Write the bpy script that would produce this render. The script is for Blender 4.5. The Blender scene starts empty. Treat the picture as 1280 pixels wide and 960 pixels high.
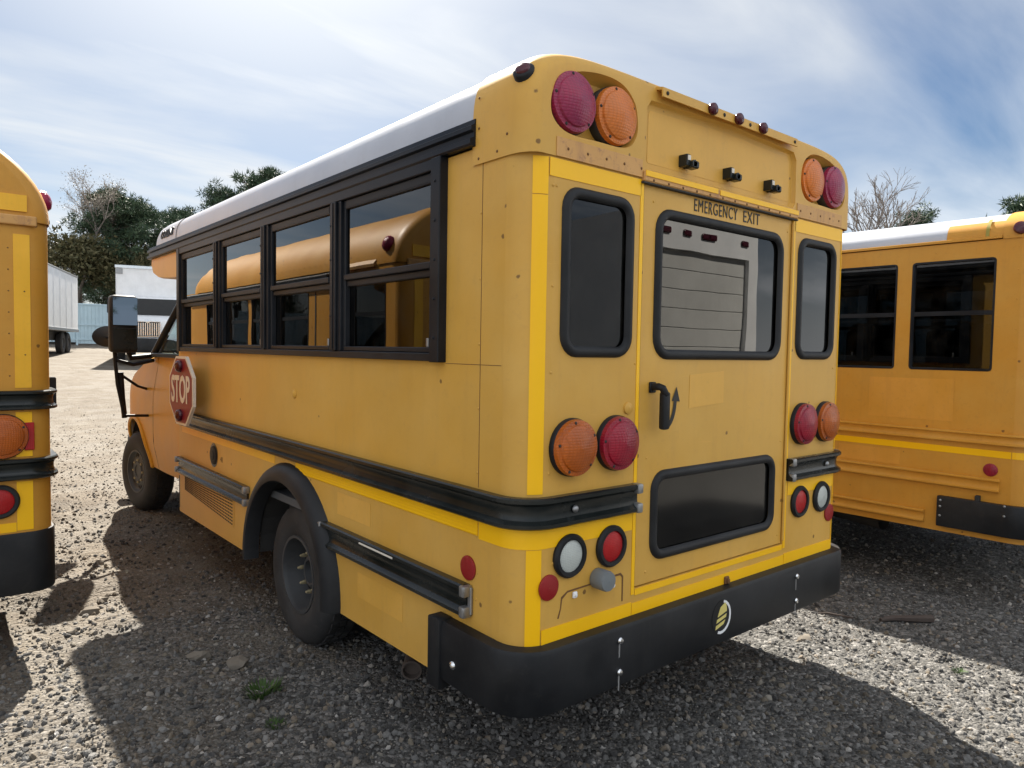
import bpy, bmesh, math, random
import numpy as np
from mathutils import Vector, Matrix, noise as mnoise
random.seed(7); np.random.seed(7)
S = bpy.context.scene
COL = S.collection
R = math.radians

# ------------------------------------------------------------------ camera
cam_d = bpy.data.cameras.new("camera"); cam = bpy.data.objects.new("camera", cam_d); COL.objects.link(cam)
yaw, pit, rol = R(39.6545), R(-2.6941), R(0.9623)
fw = Vector((math.sin(yaw)*math.cos(pit), math.cos(yaw)*math.cos(pit), math.sin(pit)))
r0 = Vector((math.cos(yaw), -math.sin(yaw), 0)); u0 = r0.cross(fw)
rt = r0*math.cos(rol)+u0*math.sin(rol); up = -r0*math.sin(rol)+u0*math.cos(rol)
M = Matrix((rt, up, -fw)).transposed().to_4x4(); M.translation = Vector((-1.464, -1.703, 1.560))
cam.matrix_world = M
cam_d.sensor_width = 36; cam_d.lens = 36*894.4/1280; cam_d.clip_end = 4000; cam_d.clip_start = .05
S.camera = cam

# ------------------------------------------------------------------ sun, sky, exposure
SUN = Vector((.385, 1.0, 1.0)).normalized()          # direction towards the sun
sd = bpy.data.lights.new("sun", 'SUN'); sd.energy = 5.0; sd.angle = R(.53); sd.color = (1, .93, .82)
so = bpy.data.objects.new("sun", sd); COL.objects.link(so)
so.rotation_euler = (-SUN).to_track_quat('-Z', 'Y').to_euler(); so.location = (10, 20, 30)
W = bpy.data.worlds.new("World"); S.world = W; W.use_nodes = True
S.view_settings.view_transform = 'Standard'; S.view_settings.look = 'None'
S.view_settings.exposure = 1.70; S.view_settings.gamma = 1; S.view_settings.use_curve_mapping = False
S.cycles.use_denoising = True
S.cycles.max_bounces = 8; S.cycles.transparent_max_bounces = 12

def node(nt, t, **kw):
    n = nt.nodes.new(t)
    for k, v in kw.items():
        if k == 'ins':
            for a, b in v.items(): n.inputs[a].default_value = b
        else: setattr(n, k, v)
    return n
def mth(nt, op, a, b=None, clamp=False):
    n = nt.nodes.new('ShaderNodeMath'); n.operation = op; n.use_clamp = clamp
    for i, v in enumerate((a, b)):
        if v is None: continue
        if isinstance(v, (int, float)): n.inputs[i].default_value = v
        else: nt.links.new(v, n.inputs[i])
    return n.outputs[0]
def ramp(nt, fac, stops, interp='LINEAR'):
    n = nt.nodes.new('ShaderNodeValToRGB'); e = n.color_ramp.elements; n.color_ramp.interpolation = interp
    while len(e) < len(stops): e.new(.5)
    for k, (p, c) in zip(e, stops):
        k.position = p; k.color = (*c, 1) if len(c) == 3 else c
    nt.links.new(fac, n.inputs[0]); return n.outputs[0]
def mix(nt, fac, a, b, blend='MIX'):
    n = nt.nodes.new('ShaderNodeMix'); n.data_type = 'RGBA'; n.blend_type = blend
    for i, v in ((0, fac), (6, a), (7, b)):
        if isinstance(v, (int, float)): n.inputs[i].default_value = v
        elif isinstance(v, tuple): n.inputs[i].default_value = (*v, 1) if len(v) == 3 else v
        else: nt.links.new(v, n.inputs[i])
    return n.outputs[2]
def noise(nt, vec, scale, detail=4, rough=.55, dist=0):
    n = nt.nodes.new('ShaderNodeTexNoise'); n.inputs['Scale'].default_value = scale
    n.inputs['Detail'].default_value = detail; n.inputs['Roughness'].default_value = rough; n.inputs['Distortion'].default_value = dist
    if vec is not None: nt.links.new(vec, n.inputs['Vector'])
    return n.outputs[0]
def mapping(nt, vec, loc=(0,0,0), rot=(0,0,0), scale=(1,1,1)):
    n = nt.nodes.new('ShaderNodeMapping'); n.inputs[1].default_value = loc; n.inputs[2].default_value = rot; n.inputs[3].default_value = scale
    nt.links.new(vec, n.inputs[0]); return n.outputs[0]

def build_world():
    nt = W.node_tree; L = nt.links
    bg = nt.nodes['Background']
    sky = node(nt, 'ShaderNodeTexSky', sky_type='NISHITA', sun_disc=False)
    sky.sun_elevation = math.asin(SUN.z); sky.sun_rotation = math.atan2(SUN.x, SUN.y)
    sky.air_density = 1.0; sky.dust_density = .6; sky.ozone_density = 1.5
    tc = node(nt, 'ShaderNodeTexCoord')
    sep = node(nt, 'ShaderNodeSeparateXYZ'); L.new(tc.outputs['Generated'], sep.inputs[0])
    zz = mth(nt, 'MAXIMUM', sep.outputs[2], .04); zz = mth(nt, 'ADD', zz, .10)
    cx = mth(nt, 'DIVIDE', sep.outputs[0], zz); cy = mth(nt, 'DIVIDE', sep.outputs[1], zz)
    cb = node(nt, 'ShaderNodeCombineXYZ'); L.new(cx, cb.inputs[0]); L.new(cy, cb.inputs[1])
    v1 = mapping(nt, cb.outputs[0], (3.1, .7, 0), (0, 0, R(50)), (.26, 1.0, 1))
    n1 = noise(nt, v1, 1.4, 10, .56, .7)
    v2 = mapping(nt, cb.outputs[0], (9.2, 4.4, 0), (0, 0, R(35)), (.45, .9, 1))
    n2 = noise(nt, v2, .7, 5, .5, .4)
    s = mth(nt, 'ADD', mth(nt, 'MULTIPLY', n1, .55), mth(nt, 'MULTIPLY', n2, .6))
    m = ramp(nt, s, [(.42, (0, 0, 0)), (.56, (.48, .48, .48)), (.69, (1, 1, 1))])
    low = ramp(nt, sep.outputs[2], [(.0, (1, 1, 1)), (.22, (0, 0, 0))])      # thin cloud closes up towards the horizon
    m2 = mth(nt, 'MAXIMUM', m, mth(nt, 'MULTIPLY', low, .8))
    # thin cloud scatters forward: brighter near the sun; opposite cloud raised to fill shade
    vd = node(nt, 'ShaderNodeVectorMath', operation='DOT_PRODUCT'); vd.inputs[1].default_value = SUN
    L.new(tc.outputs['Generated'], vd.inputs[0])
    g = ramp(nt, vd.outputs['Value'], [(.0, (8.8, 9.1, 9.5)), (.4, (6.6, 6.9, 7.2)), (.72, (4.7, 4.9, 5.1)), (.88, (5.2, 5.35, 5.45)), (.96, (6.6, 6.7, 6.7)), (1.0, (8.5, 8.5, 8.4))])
    veil = ramp(nt, vd.outputs['Value'], [(.80, (0, 0, 0)), (.89, (.5, .5, .5)), (.96, (1, 1, 1))])
    m2 = mth(nt, 'MAXIMUM', m2, mth(nt, 'MULTIPLY', veil, .85))
    deep = mix(nt, 1.0, sky.outputs[0], (.42, .465, .51), 'MULTIPLY')
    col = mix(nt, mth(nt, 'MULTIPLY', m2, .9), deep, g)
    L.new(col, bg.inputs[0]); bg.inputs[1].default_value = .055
build_world()

# ------------------------------------------------------------------ materials
def mat(name, base=(.5, .5, .5), rough=.5, metal=0, coat=0, spec=.5):
    m = bpy.data.materials.new(name); m.use_nodes = True
    b = m.node_tree.nodes['Principled BSDF']
    b.inputs['Base Color'].default_value = (*base, 1); b.inputs['Roughness'].default_value = rough
    b.inputs['Metallic'].default_value = metal; b.inputs['Coat Weight'].default_value = coat
    b.inputs['Coat Roughness'].default_value = .12; b.inputs['Specular IOR Level'].default_value = spec
    return m, m.node_tree, b
def bump(nt, b, h, strength, dist=.01, prev=None):
    n = nt.nodes.new('ShaderNodeBump'); n.inputs['Strength'].default_value = strength; n.inputs['Distance'].default_value = dist
    nt.links.new(h, n.inputs['Height'])
    if prev is not None: nt.links.new(prev, n.inputs['Normal'])
    nt.links.new(n.outputs[0], b.inputs['Normal']); return n.outputs[0]
def worn(name, base, rough, dirt=(.16, .13, .10), amt=.35, streak=True, scale=3., metal=0, coat=0, bumpy=.0, spec=.5, fade=None, chips=False):
    """paint or plastic with fading, dust and run-down streaks (all fixed to the surface)"""
    m, nt, b = mat(name, base, rough, metal, coat, spec)
    tc = node(nt, 'ShaderNodeTexCoord').outputs['Object']
    n1 = noise(nt, tc, scale, 6, .6)
    c = mix(nt, ramp(nt, n1, [(.35, (0, 0, 0)), (.75, (1, 1, 1))]), base, fade or tuple(min(1, x*1.12+.02) for x in base))
    if streak:
        v = mapping(nt, tc, scale=(5, 5, .5)); n2 = noise(nt, v, 3, 6, .7)
        c = mix(nt, mth(nt, 'MULTIPLY', ramp(nt, n2, [(.52, (0, 0, 0)), (.85, (1, 1, 1))]), amt*.6), c, dirt)
    n3 = noise(nt, tc, 38, 5, .7)
    c = mix(nt, mth(nt, 'MULTIPLY', ramp(nt, n3, [(.55, (0, 0, 0)), (.78, (1, 1, 1))]), amt*.55), c, dirt)
    if chips:
        n4 = noise(nt, tc, 1.1, 4, .7); c = mix(nt, mth(nt, 'MULTIPLY', ramp(nt, n4, [(.40, (1, 1, 1)), (.62, (0, 0, 0))]), .30), c, tuple(x*.72 for x in base))
        vo = node(nt, 'ShaderNodeTexVoronoi'); vo.inputs['Scale'].default_value = 7; nt.links.new(tc, vo.inputs['Vector'])
        n5 = noise(nt, tc, 60, 3, .6)
        ds = mth(nt, 'SUBTRACT', vo.outputs['Distance'], mth(nt, 'MULTIPLY', n5, .07))
        c = mix(nt, mth(nt, 'MULTIPLY', ramp(nt, ds, [(.012, (1, 1, 1)), (.03, (0, 0, 0))]), .75), c, (.10, .045, .02))
        vs = mapping(nt, tc, rot=(.5, .9, .3), scale=(3, 60, 60)); n6 = noise(nt, vs, 1.2, 2, .5)
        c = mix(nt, mth(nt, 'MULTIPLY', ramp(nt, n6, [(.70, (0, 0, 0)), (.76, (1, 1, 1))]), .35), c, tuple(min(1, x*1.05+.03) for x in base))
    nt.links.new(c, b.inputs['Base Color'])
    rr = mth(nt, 'ADD', mth(nt, 'MULTIPLY', n1, .25), rough-.11); nt.links.new(rr, b.inputs['Roughness'])
    if bumpy:
        bump(nt, b, noise(nt, tc, 2.2, 2, .5), bumpy, .02)
    return m
MAT = {}
YB = (.665, .368, .064)
MAT['yellow'] = worn('bus_yellow_paint', YB, .42, (.34, .19, .09), .34, coat=.0, bumpy=.16, spec=.35, fade=(.69, .415, .10), chips=True)
MAT['yellow_gloss'] = worn('glossy_yellow_paint', (.64, .315, .030), .36, (.30, .17, .08), .2, coat=.0, bumpy=.35, spec=.1)
MAT['yellow_old'] = worn('older_yellow_paint', (.62, .285, .034), .45, (.26, .13, .05), .42, coat=.0, bumpy=.14, spec=.35, chips=True, fade=(.64, .335, .06))
MAT['yellow_stain'] = worn('stained_yellow_paint', (.57, .31, .10), .5, (.20, .085, .085), 1.2, spec=.35)
MAT['patch'] = worn('lighter_yellow_patch', (.675, .376, .066), .45, (.34, .19, .09), .34, spec=.35)
MAT['patch_old'] = worn('paler_old_patch', (.635, .297, .038), .45, (.26, .13, .05), .42, spec=.35)
MAT['tape'] = worn('reflective_yellow_tape', (.98, .53, .002), .38, (.5, .27, .02), .12, coat=.1, spec=.4, fade=(1.0, .56, .003))
MAT['tape_faded'] = worn('faded_yellow_tape', (.84, .44, .012), .42, (.35, .2, .04), .3)
MAT['rail'] = worn('black_gloss_rail', (.005, .008, .008), .24, (.03, .035, .03), .3, coat=.0, spec=.35)
MAT['frame'] = worn('black_window_frame', (.006, .008, .012), .42, (.022, .022, .024), .2, spec=.22)
MAT['bumper'] = worn('black_bumper_paint', (.006, .007, .009), .5, (.045, .043, .04), .5, spec=.3)
MAT['rubber'] = worn('black_rubber', (.010, .011, .013), .5, (.03, .03, .03), .2, spec=.25, streak=False)
MAT['tyre'] = worn('tyre_rubber', (.018, .018, .019), .75, (.12, .10, .08), .6, streak=False, scale=6)
MAT['steel'] = worn('grey_steel', (.32, .33, .34), .42, (.16, .12, .09), .5, metal=.8)
MAT['brass'] = mat('dusty_brass', (.42, .36, .22), .4, .5)[0]
MAT['chrome'] = mat('bright_steel', (.75, .76, .77), .22, 1)[0]
MAT['rim'] = worn('dark_grey_wheel', (.035, .037, .040), .5, (.10, .085, .065), .5, streak=False)
MAT['roof'] = worn('silver_white_roof', (.46, .48, .53), .34, (.3, .28, .26), .25, coat=.1)
MAT['under'] = worn('underbody', (.022, .021, .02), .8, (.06, .05, .04), .5)
MAT['inside'] = mat('interior_grey', (.10, .105, .11), .8)[0]
MAT['seat'] = mat('seat_vinyl', (.03, .032, .036), .55)[0]
MAT['ink'] = mat('black_lettering', (.015, .014, .013), .5)[0]
MAT['white'] = worn('white_paint', (.78, .79, .80), .4, (.45, .42, .38), .25)
MAT['whitegray'] = worn('roll_door_white', (.55, .55, .53), .5, (.35, .33, .3), .3)
MAT['signred'] = worn('sign_red', (.20, .005, .020), .4, (.2, .03, .03), .3, streak=False)
MAT['signwhite'] = mat('sign_white', (.72, .68, .60), .5)[0]
MAT['olive'] = mat('olive_tape', (.33, .27, .04), .5)[0]
MAT['logo_yellow'] = mat('logo_yellow', (.68, .58, .18), .5)[0]
MAT['rust'] = mat('rusty_seam', (.16, .075, .025), .8)[0]
MAT['fence'] = worn('blue_grey_sheet', (.33, .45, .52), .5, (.3, .33, .33), .3)
MAT['bark'] = worn('bark', (.10, .08, .065), .9, (.05, .04, .03), .4, scale=4)
MAT['greybark'] = worn('grey_bark', (.22, .19, .17), .9, (.12, .1, .09), .4, scale=4)
MAT['amberside'] = mat('side_lamp_red', (.06, .003, .012), .2)[0]

def lens(name, base, base2, grid=55, trans=.0):
    m, nt, b = mat(name, base, .28, 0, .12, .35)
    tc = node(nt, 'ShaderNodeTexCoord').outputs['Object']
    n1 = noise(nt, tc, 9, 4, .6)
    c = mix(nt, ramp(nt, n1, [(.35, (0, 0, 0)), (.7, (1, 1, 1))]), base, base2)
    # moulded prisms: rows of little blocks
    sx = node(nt, 'ShaderNodeSeparateXYZ'); nt.links.new(tc, sx.inputs[0])
    a = mth(nt, 'ABSOLUTE', mth(nt, 'SINE', mth(nt, 'MULTIPLY', mth(nt, 'ADD', sx.outputs[0], sx.outputs[1]), grid*5)))
    d = mth(nt, 'ABSOLUTE', mth(nt, 'SINE', mth(nt, 'MULTIPLY', sx.outputs[2], grid*6)))
    h = mth(nt, 'POWER', mth(nt, 'MULTIPLY', a, d), .5)
    c = mix(nt, mth(nt, 'MULTIPLY', mth(nt, 'SUBTRACT', 1.0, h), .5), c, tuple(x*.45 for x in base))
    nt.links.new(c, b.inputs['Base Color'])
    bump(nt, b, mth(nt, 'ADD', h, mth(nt, 'MULTIPLY', n1, .6)), .35, .003)
    b.inputs['Coat Roughness'].default_value = .1
    return m
MAT['lens_red'] = lens('red_lens', (.36, .010, .030), (.17, .008, .03))
MAT['lens_red_faded'] = lens('faded_red_lens', (.37, .018, .07), (.22, .02, .075))
MAT['lens_amber'] = lens('amber_lens', (.54, .125, .012), (.30, .065, .012))
MAT['lens_amber_faded'] = lens('faded_amber_lens', (.80, .21, .02), (.58, .17, .035))
MAT['lens_clear'] = lens('clear_lens', (.62, .66, .62), (.50, .54, .52), 90)
MAT['lens_tail'] = lens('tail_red_lens', (.50, .012, .014), (.40, .01, .015), 90)
MAT['reflector'] = lens('red_reflector', (.36, .012, .015), (.30, .012, .015), 160)

def glass(name, tint, refl=1.0, rough=.0, wav=.0):
    m = bpy.data.materials.new(name); m.use_nodes = True; nt = m.node_tree; nt.nodes.remove(nt.nodes['Principled BSDF'])
    out = nt.nodes['Material Output']
    tr = node(nt, 'ShaderNodeBsdfTransparent'); tr.inputs[0].default_value = (*tint, 1)
    gl = node(nt, 'ShaderNodeBsdfGlossy'); gl.inputs['Roughness'].default_value = rough
    fr = node(nt, 'ShaderNodeFresnel'); fr.inputs[0].default_value = 1.52
    f = mth(nt, 'MULTIPLY', fr.outputs[0], 1.45*refl, True)      # a pane has two faces
    mx = node(nt, 'ShaderNodeMixShader'); nt.links.new(f, mx.inputs[0]); nt.links.new(tr.outputs[0], mx.inputs[1]); nt.links.new(gl.outputs[0], mx.inputs[2])
    tc = node(nt, 'ShaderNodeTexCoord').outputs['Object']
    if wav:
        bp = node(nt, 'ShaderNodeBump'); bp.inputs['Strength'].default_value = wav; bp.inputs['Distance'].default_value = .02
        nt.links.new(noise(nt, tc, 1.6, 2, .5), bp.inputs['Height'])
        nt.links.new(bp.outputs[0], gl.inputs['Normal'])
    # film of dust
    df = node(nt, 'ShaderNodeBsdfDiffuse'); df.inputs[0].default_value = (.30, .28, .24, 1)
    mx2 = node(nt, 'ShaderNodeMixShader')
    nt.links.new(mth(nt, 'MULTIPLY', ramp(nt, noise(nt, tc, 7, 6, .65), [(.45, (0, 0, 0)), (.8, (1, 1, 1))]), .035), mx2.inputs[0])
    nt.links.new(mx.outputs[0], mx2.inputs[1]); nt.links.new(df.outputs[0], mx2.inputs[2])
    nt.links.new(mx2.outputs[0], out.inputs[0]); return m
MAT['glass'] = glass('tinted_glass', (.09, .11, .13), 1.05, wav=.05)
MAT['glass_dark'] = glass('privacy_glass', (.02, .028, .04), .82, wav=.05)
MAT['glass_clear'] = glass('clear_glass', (.55, .66, .62), 1.0)
MAT['glass_mid'] = glass('lightly_tinted_glass', (.22, .25, .27), .9, wav=.05)
MAT['glass_film'] = glass('green_filmed_glass', (.02, .045, .03), 1.3, rough=.09, wav=.05)
MAT['mirror'] = mat('mirror_glass', (.09, .115, .15), .02, 1)[0]

# ------------------------------------------------------------------ mesh helpers
ORG = {}                                             # empties' locations, so children are stored in local space
def put(name, bm, m, parent=None, smooth=False, angle=35, kind=None, label=None):
    bmesh.ops.recalc_face_normals(bm, faces=bm.faces)
    me = bpy.data.meshes.new(name)
    if parent is not None:
        bmesh.ops.translate(bm, verts=bm.verts, vec=-Vector(parent['_org']))
    bm.to_mesh(me); bm.free()
    return put_mesh(name, me, m, parent, smooth, angle, kind, label)
def put_mesh(name, me, m, parent=None, smooth=False, angle=35, kind=None, label=None):
    o = bpy.data.objects.new(name, me); COL.objects.link(o)
    for x in (m if isinstance(m, (list, tuple)) else [m]): me.materials.append(MAT[x] if isinstance(x, str) else x)
    if smooth:
        me.shade_smooth()
        try: me.set_sharp_from_angle(angle=R(angle))
        except Exception: pass
    o['_org'] = (0, 0, 0)
    if parent is not None:
        o.parent = parent; o['_org'] = tuple(parent['_org'])
    if kind: o['kind'] = kind
    if label: o['label'] = label
    return o
def thing(name, label, cat, loc=(0, 0, 0), group=None, rotz=0):
    o = bpy.data.objects.new(name, None); COL.objects.link(o); o.location = loc; o.rotation_euler = (0, 0, rotz)
    o.empty_display_size = .2
    o['label'] = label; o['category'] = cat; o['_org'] = tuple(loc)
    if group: o['group'] = group
    return o
def BM(): return bmesh.new()
def box(bm, x0, x1, y0, y1, z0, z1, bev=0, seg=1):
    r = bmesh.ops.create_cube(bm, size=1)
    vs = r['verts']
    bmesh.ops.scale(bm, verts=vs, vec=(x1-x0, y1-y0, z1-z0)); bmesh.ops.translate(bm, verts=vs, vec=((x0+x1)/2, (y0+y1)/2, (z0+z1)/2))
    if bev:
        es = list({e for v in vs for e in v.link_edges})
        bmesh.ops.bevel(bm, geom=es, offset=bev, segments=seg, profile=.5, affect='EDGES')
    return bm
AX = {'x': lambda a, b, d: (d, a, b), 'y': lambda a, b, d: (a, d, b), 'z': lambda a, b, d: (a, b, d)}
def plate(bm, outer, holes, axis, d0, d1):
    """flat sheet with holes: outline in the plane normal to axis, between depths d0 and d1"""
    f = AX[axis]; es = []; loops = []
    for lp in [outer]+list(holes):
        vs = [bm.verts.new(f(a, b, d0)) for a, b in lp]; loops.append(vs)
        es += [bm.edges.new((vs[i], vs[(i+1) % len(vs)])) for i in range(len(vs))]
    bmesh.ops.triangle_fill(bm, use_beauty=True, use_dissolve=False, edges=es)
    fs = [x for x in bm.faces if all(v in set(sum(loops, [])) for v in x.verts)]
    if d1 is not None and d1 != d0:
        g = bmesh.ops.extrude_face_region(bm, geom=fs)
        vs = [v for v in g['geom'] if isinstance(v, bmesh.types.BMVert)]
        bmesh.ops.translate(bm, verts=vs, vec=f(0, 0, d1-d0))
    return bm
def rrect(a0, a1, b0, b1, r, n=6):
    o = []
    for ca, cb, t0 in ((a1-r, b1-r, 0), (a0+r, b1-r, 90), (a0+r, b0+r, 180), (a1-r, b0+r, 270)):
        for i in range(n+1):
            t = R(t0+90*i/n); o.append((ca+r*math.cos(t), cb+r*math.sin(t)))
    return o
def inset(loop, d):
    """offset a CCW loop inwards by d"""
    n = len(loop); o = []
    for i in range(n):
        p0, p1, p2 = (np.array(loop[(i+k) % n]) for k in (-1, 0, 1))
        e1 = p1-p0; e2 = p2-p1
        n1 = np.array((-e1[1], e1[0]))/(np.linalg.norm(e1)+1e-9); n2 = np.array((-e2[1], e2[0]))/(np.linalg.norm(e2)+1e-9)
        m_ = n1+n2; m_ /= max(np.linalg.norm(m_), 1e-6); k = d/max(m_@n1, .3)
        o.append(tuple(p1+m_*k))
    return o
def loft(bm, rings, closed=True, cap=True):
    vr = [[bm.verts.new(p) for p in r] for r in rings]
    n = len(rings[0])
    for a, b in zip(vr, vr[1:]):
        for i in range(n if closed else n-1):
            j = (i+1) % n
            try: bm.faces.new((a[i], a[j], b[j], b[i]))
            except ValueError: pass
    if cap and closed:
        for r in (vr[0], vr[-1]):
            try: bm.faces.new(r)
            except ValueError: pass
    return bm
def ring_frame(bm, loop, axis, d, w, h, n=5):
    """half-round bead of width w standing h off the plane at depth d, along a closed loop (loop = outer edge)"""
    f = AX[axis]; rings = []
    for k in range(n+1):
        t = math.pi*k/n
        lp = inset(loop, w*(1-math.cos(t))/2)
        rings.append([f(a, b, d+h*math.sin(t)) for a, b in lp])
    return loft(bm, rings, True, False)
def sweep(bm, path, prof):
    """profile of (out, z) carried along a plan path of ((x,y),(nx,ny)); closed profile, capped ends"""
    rings = [[(p[0]+n[0]*o, p[1]+n[1]*o, z) for o, z in prof] for p, n in path]
    return loft(bm, rings, True, True)
def tube(bm, pts, r, n=8, r1=None):
    pts = [Vector(p) for p in pts]; rings = []
    for i, p in enumerate(pts):
        t = (pts[min(i+1, len(pts)-1)]-pts[max(i-1, 0)]).normalized()
        a = t.orthogonal().normalized(); 
        if abs(t.z) < .95: a = t.cross(Vector((0, 0, 1))).normalized()
        b = t.cross(a); rr = r if r1 is None else r+(r1-r)*i/(len(pts)-1)
        rings.append([p+(a*math.cos(2*math.pi*k/n)+b*math.sin(2*math.pi*k/n))*rr for k in range(n)])
    return loft(bm, rings)
def lathe(bm, prof, c, d, n=28):
    """profile of (radius, height) turned about direction d through c"""
    d = Vector(d).normalized(); a = d.orthogonal().normalized(); b = d.cross(a); c = Vector(c)
    return loft(bm, [[c+d*h+(a*math.cos(2*math.pi*k/n)+b*math.sin(2*math.pi*k/n))*max(r, 1e-4) for k in range(n)] for r, h in prof], True, False)
def text_bm(body, size, right, upv, origin, sx=1., ext=.001, slant=0., align='CENTER', bold=0., space=1., width=None):
    """letters as geometry: origin is the middle of the word"""
    cu = bpy.data.curves.new('letters', 'FONT'); cu.body = body; cu.size = size; cu.extrude = ext; cu.align_x = align; cu.align_y = 'CENTER'
    cu.offset = bold; cu.space_character = space; cu.shear = slant; cu.resolution_u = 3
    o = bpy.data.objects.new('letters', cu); COL.objects.link(o)
    me = bpy.data.meshes.new_from_object(o.evaluated_get(bpy.context.evaluated_depsgraph_get()))
    bpy.data.objects.remove(o); bpy.data.curves.remove(cu)
    bm = BM(); bm.from_mesh(me); bpy.data.meshes.remove(me)
    if width: xs_ = [v.co.x for v in bm.verts]; sx = width/(max(xs_)-min(xs_))
    right = Vector(right).normalized(); upv = Vector(upv).normalized(); nrm = right.cross(upv)
    for v in bm.verts: v.co = Vector(origin)+right*v.co.x*sx+upv*v.co.y+nrm*v.co.z
    return bm
def dome(bm, c, d, r, h, n=8):
    return lathe(bm, [(r, 0), (r*.9, h*.5), (r*.5, h*.9), (0.0005, h)], c, d, n)
def arcpts(cx, cy, r, t0, t1, n):
    return [(cx+r*math.cos(R(t0+(t1-t0)*i/n)), cy+r*math.sin(R(t0+(t1-t0)*i/n))) for i in range(n+1)]
RC = .11
def corner_path(x0, x1, y0, ys, xe, side=-1, r=RC, nseg=8, ys2=None):
    """plan path: up the flank from y=ys, round the rear corner, along the rear to x=xe.  side -1: left flank at x0, +1: right flank at x1"""
    P = []
    if side < 0:
        cx, cy = x0+r, y0+r
        if ys > cy: P.append(((x0, ys), (-1, 0)))
        for i in range(nseg+1):
            t = math.pi/2*i/nseg; n = (-math.cos(t), -math.sin(t)); P.append(((cx+r*n[0], cy+r*n[1]), n))
        if xe is not None: P.append(((xe, y0), (0, -1)))
    else:
        cx, cy = x1-r, y0+r
        if xe is not None: P.append(((xe, y0), (0, -1)))
        for i in range(nseg+1):
            t = math.pi/2*i/nseg; n = (math.sin(t), -math.cos(t)); P.append(((cx+r*n[0], cy+r*n[1]), n))
        if ys > cy: P.append(((x1, ys), (1, 0)))
    return P
def rail_prof(z0, z1, d=.035, k=.018):
    """black rub rail: a bead along the top and bottom with a sunken web"""
    h = z1-z0
    return [(0.001, z0), (d*.8, z0), (d, z0+h*.05), (d, z0+h*.16), (d*.75, z0+h*.21), (k, z0+h*.27), (k-.004, z0+h*.40),
            (k-.004, z0+h*.60), (k, z0+h*.73), (d*.75, z0+h*.79), (d, z0+h*.84), (d, z0+h*.95), (d*.8, z1), (0.001, z1)]
def tape_prof(z0, z1, t=.002): return [(0.0005, z0), (t, z0), (t, z1), (0.0005, z1)]
def wheel(parent, c, side, r=.37, w=.235, dish=.07, rot=0., dual=False, name='wheel', rimname='rim', nuts=True):
    """side -1: outer face looks to -x.  c = middle of the outer face"""
    d = Vector((side*math.cos(rot), side*math.sin(rot), 0)); c = Vector(c)
    bm = BM(); ri = r*.545
    prof = [(ri, -.012), (ri+.012, -.004), (r*.70, 0.006), (r*.84, 0.004), (r*.93, -.012), (r*.985, -.035), (r, -.06), (r, -w+.06), (r*.985, -w+.035), (r*.9, -w+.005), (ri, -w), (ri-.02, -w+.02), (ri-.02, -.03)]
    lathe(bm, prof+[prof[0]], c, d, 44)
    # tread blocks
    a0 = d.cross(Vector((0, 0, 1))).normalized()
    for k in range(48):
        t = 2*math.pi*k/48; rad = a0*math.cos(t)+Vector((0, 0, 1))*math.sin(t); tg = d.cross(rad)
        for j, o in enumerate((-.062, -.105, -.147)):
            p = c+d*o+rad*(r+.001); s = .5 if (k+j) % 2 else 0
            p += tg*(s*.02)
            vs = [bm.verts.new(p+tg*a*.016+d*b*.017+rad*q) for q in (0, .008) for a, b in ((-1, -1), (1, -1), (1, 1), (-1, 1))]
            for f in ((4, 5, 6, 7), (0, 1, 5, 4), (1, 2, 6, 5), (2, 3, 7, 6), (3, 0, 4, 7)): bm.faces.new([vs[i] for i in f])
    t = put('tyre', bm, 'tyre', parent, True, 30)
    bm = BM()
    lathe(bm, [(ri+.004, -.016), (ri+.002, -.004), (ri-.012, -.004), (ri-.022, -.03), (ri-.03, -dish*1.25), (ri*.82, -dish*1.35), (ri*.70, -dish*1.1), (ri*.62, -dish*.95), (ri*.44, -dish*.9), (ri*.42, -dish*.66), (ri*.34, -dish*.58), (ri*.30, -dish*.60), (ri*.28, -dish*.85), (.001, -dish*.86)], c, d, 40)
    rim = put('rim', bm, 'rim', t, True, 30)
    bm = BM()
    for k in range(6):                                # hand holes read as dark plugs set into the disc
        tt = 2*math.pi*(k+.3)/6; rad = a0*math.cos(tt)+Vector((0, 0, 1))*math.sin(tt)
        lathe(bm, [(.026, -dish*1.2), (.026, -dish*.98), (.020, -dish*.96), (.018, -dish*1.1), (.001, -dish*1.1)], c+rad*ri*.72, d, 10)
    put('hand_holes', bm, 'under', t, True, 40, kind='stuff')
    if nuts:
        bm = BM()
        for k in range(8):
            tt = 2*math.pi*k/8; rad = a0*math.cos(tt)+Vector((0, 0, 1))*math.sin(tt)
            lathe(bm, [(.012, -dish*.95), (.012, -dish*.6), (.007, -dish*.45), (.001, -dish*.42)], c+rad*ri*.52, d, 6)
        put('lug_nuts', bm, 'brass', t, False, kind='stuff')
    if dual:
        bm = BM(); lathe(bm, [(p, h-.28) for p, h in prof+[prof[0]]], c, d, 30); put('tyre', bm, 'tyre', parent, True, 30)
    return t
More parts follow.
